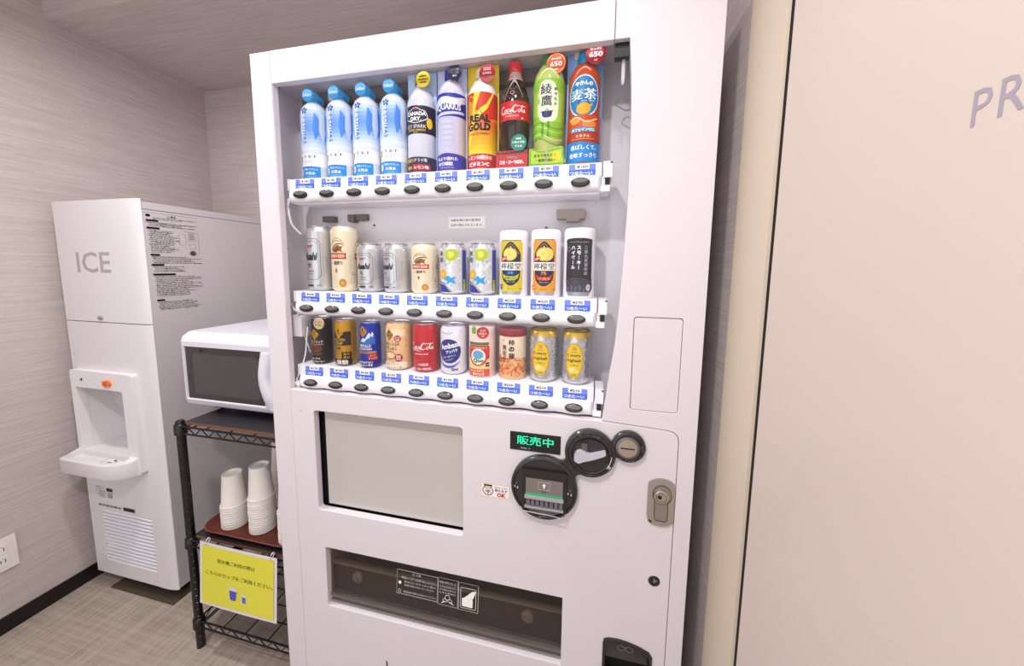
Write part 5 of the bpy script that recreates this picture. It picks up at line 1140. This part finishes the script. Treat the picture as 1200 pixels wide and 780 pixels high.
bm = bmesh.new(); lathe(bm, [(.006, Y0+.0050), (.0055, Y0+.0042), (.001, Y0+.0042)], 14, axis='y', c3=(WX0+.072, WZ1-.013), cap=False); o = finish(bm, 'stud', black); o.parent = gl
# bowed handle on the right of the window
L = [(-1.0035, 1.048), (-1.010, 1.020), (-1.0140, .990), (-1.0160, .960), (-1.0130, .925), (-1.005, .893), (-.992, .862)]
Rr = [(-.955, .855), (-.958, .89), (-.968, .925), (-.975, .955), (-.974, .985), (-.966, 1.018), (-.955, 1.05)]
bm = bmesh.new(); pl = catmull(L, 4); pr = catmull(Rr[::-1], 4); n = len(pl); G_ = []
for k in range(n):
    row = []
    for t_, dy in ((0, .0), (.03, -.006), (.2, -.013), (.5, -.016), (.8, -.012), (.97, -.005), (1, .0)):
        a = pl[k]; b = pr[k]; row.append(bm.verts.new((a[0]+(b[0]-a[0])*t_, Y0+.001 + dy*math.sin(PI*min(1, max(.12, k/(n-1)*1.0)))**.5 if k not in (0, n-1) else Y0 + dy*.3, a[1]+(b[1]-a[1])*t_)))
    G_.append(row)
for a, b in zip(G_, G_[1:]):
    for j in range(6): bm.faces.new((a[j], a[j+1], b[j+1], b[j]))
mp(finish(bm, 'handle', mwm, smooth=1.2))
bm = bmesh.new(); prism(bm, rrpts(-.948, .868, -.885, 1.045, .004), Y0-.001, Y0+.001); mp(finish(bm, 'control_panel', mat('#dcd9e4', .3, name='panel')))
for k in range(2):
    bm = bmesh.new(); lathe(bm, [(.020, Y0-.001), (.0185, Y0-.016), (.001, Y0-.017)], 28, axis='y', c3=(-.916, .995-.07*k), cap=False); mp(finish(bm, 'dial', mwm, smooth=.6))
for x in (X0+.05, X1-.05):
    for y in (.955, Y1-.05):
        bm = bmesh.new(); lathe(bm, [(.012, .8140), (.014, .834)], 14, (x, y)); mp(finish(bm, 'foot', black, smooth=.6))

# ================================================================== brown tray and paper cups
TX0, TX1, TY0, TY1, TZ = -1.262, -.885, .834, 1.10, .4190
bm = bmesh.new()
def rrl(ins, z): return [bm.verts.new((x, y, z)) for x, y in rrpts(TX0+ins, TY0+ins, TX1-ins, TY1-ins, max(.055-ins, .02), 8)]
LL = [rrl(.018, TZ), rrl(.008, TZ+.010), rrl(.0, TZ+.0175), rrl(-.002, TZ+.0185), rrl(.002, TZ+.020), rrl(.012, TZ+.011), rrl(.021, TZ+.003)]
for a, b in zip(LL, LL[1:]):
    for k in range(len(a)): bm.faces.new((a[k], a[(k+1) % len(a)], b[(k+1) % len(a)], b[k]))
bm.faces.new(LL[0][::-1]); bm.faces.new(LL[-1])
tag(finish(bm, 'serving_tray', mat('#6b3326', .35, name='brown_tray', bump=.25, bscale=300, coat=.2), smooth=.8), 'reddish brown serving tray with rounded corners holding the paper cups', 'tray')
def cup_mesh():
    bm = bmesh.new(); h = .110; R0 = .0365; R1 = .0285     # stands upside down: rim at z=0
    prof = [(R0-.0004, .0008), (R0+.0012, -.0004), (R0+.0034, .0008), (R0+.0034, .0032), (R0+.0004, .0044), (R0-.0002, .006), (R1+.001, h-.010), (R1+.0005, h), (R1-.0006, h+.0003), (R1-.0018, h), (R1-.0022, h-.008)]
    lathe(bm, prof, 36, cap=False)
    r = [v for v in bm.verts if abs(v.co.z-(h-.008)) < 1e-6]; bm.faces.new(sorted(r, key=lambda v: math.atan2(v.co.y, v.co.x)))
    bmesh.ops.recalc_face_normals(bm, faces=bm.faces)
    me = bpy.data.meshes.new('paper_cup'); bm.to_mesh(me); bm.free(); me.materials.append(mat('#ece5e0', .6, name='paper'))
    for q in me.polygons: q.use_smooth = len(q.vertices) == 4
    try: me.set_sharp_from_angle(angle=.9)
    except Exception: pass
    return me
cme = cup_mesh()
stacks = [('leftmost', -1.1815, .9030, 10), ('second', -1.0690, .9080, 15), ('front right', -.9360, .8950, 13), ('rear', -1.118, 1.043, 17)]
wh = {'leftmost': 'in the leftmost stack', 'second': 'in the middle stack', 'front right': 'in the rightmost front stack', 'rear': 'in the rear stack'}
ORD = 'first second third fourth fifth sixth seventh eighth ninth tenth eleventh twelfth thirteenth fourteenth fifteenth sixteenth seventeenth'.split()
for nm, x, y, n in stacks:
    for k in range(n):
        o = link('paper_cup', cme); o.location = (x + random.uniform(-.0006, .0006), y + random.uniform(-.0006, .0006), TZ + .0038 + .0083*k); o.rotation_euler = (0, 0, random.uniform(0, 6))
        tag(o, ('whole white paper cup on top ' if k == n-1 else 'white paper cup rim, ' + ORD[k] + ' from the bottom ') + wh[nm], 'cup', 'paper cups ' + wh[nm])

# ================================================================== yellow notice hung on the rack
sgn = empty('notice_sign', (-1.066, .8125, .42)); tag(sgn, 'yellow laminated notice with black writing tied to the middle shelf of the rack', 'sign')
W_, H_ = .304, .208
bm = bmesh.new(); n = 10
for k in range(n):
    for j in range(6):
        pass
grid = [[bm.verts.new((-W_/2 + W_*k/n, -.0015*math.sin(PI*k/n), -H_*j/6)) for k in range(n+1)] for j in range(7)]
for j in range(6):
    for k in range(n): bm.faces.new((grid[j][k], grid[j+1][k], grid[j+1][k+1], grid[j][k+1]))
sheet = finish(bm, 'laminated_sheet', mat('#e4dee8', .25, name='laminate', coat=.6), sgn)
p = Print(); p.rect(-W_/2+.010, -H_+.009, W_/2-.010, -.010, mat('#e2dc3c', .3, name='yellow_paper', coat=.5))
p.text('製氷機ご利用の際は', -.004, -.052, .0130, '#24221a', w=.148, bold=.035); p.text('こちらのカップをご利用ください。', .006, -.096, .0135, '#24221a', w=.262, bold=.035)
p.poly([(-.030, -.128), (.0, -.128), (-.002, -.166), (-.006, -.170), (-.024, -.170), (-.028, -.166)], '#dfe0ee'); p.poly([(-.0295, -.140), (-.0005, -.140), (-.003, -.167), (-.007, -.170), (-.023, -.170), (-.027, -.167)], '#6a74cc'); p.line([(-.0295, -.140), (-.0005, -.140)], .0015, '#4a50a8')
p.poly([(.018, -.141), (.039, -.141), (.036, -.172), (.021, -.172)], '#dfe6d4'); p.poly([(.020, -.150), (.0365, -.150), (.035, -.170), (.022, -.170)], '#8f9ad4'); p.poly([(.024, -.152), (.032, -.152), (.031, -.166), (.025, -.166)], '#6a78c8')
p.flat('notice_print', sheet, (0, -.0016, 0))
for x in (-W_/2+.028, W_/2-.022):
    bm = bmesh.new(); tube(bm, [(x-.002, -.002, -.008), (x, -.004, .000), (x+.004, -.004, .010), (x+.005, .003, .014), (x+.004, .008, .008), (x, .004, -.008)], .0014, 6); finish(bm, 'cable_tie', chalk, sgn)
sgn.rotation_euler = (math.radians(-4.5), 0, 0)

# ================================================================== wall socket
so = empty('wall_socket', (XL, .715, .287)); tag(so, 'cream wall socket plate on the left wall above the black baseboard', 'socket')
bm = bmesh.new(); box(bm, XL, XL+.006, .633, .751, .228, .345); o = rel(finish(bm, 'cover_plate', mat('#ece6e2', .35, name='socket_cream'), bevel=(.003, .8), smooth=.8), so)
for k, z in enumerate((.308, .265)):
    bm = bmesh.new(); box(bm, XL+.005, XL+.0075, .66, .727, z-.019, z+.018); q = rel(finish(bm, 'outlet', mat('#f2ede8', .3, name='socket_white'), bevel=(.001, .8)), so)
    p = Print()
    for y in (-.026, .016): p.rect(y, -.006, y+.002, .005, '#1a1716'); p.rect(y+.010, -.007, y+.012, .006, '#1a1716'); p.oval(y+.006, .010, .0014, .0014, '#6a6462', n=10)
    p.rect(-.008, -.002, .0, .0005, '#4a4442')
    o = p.flat('slots', q, (XL+.0076, .694, z), (0, 1, 0), (0, 0, 1), (1, 0, 0)); 

for o in bpy.data.objects:
    if o.parent and o.name.split('.')[0] in ('seam_backing', 'bracket_hole', 'clip', 'connector', 'connector_tan', 'rivet', 'key_wards', 'note_lip', 'note_guide', 'rail_clip', 'flap_lip', 'wire_hook', 'top_channel'): o['kind'] = 'stuff'
bpy.data.objects.remove(FO); bpy.data.curves.remove(FC)
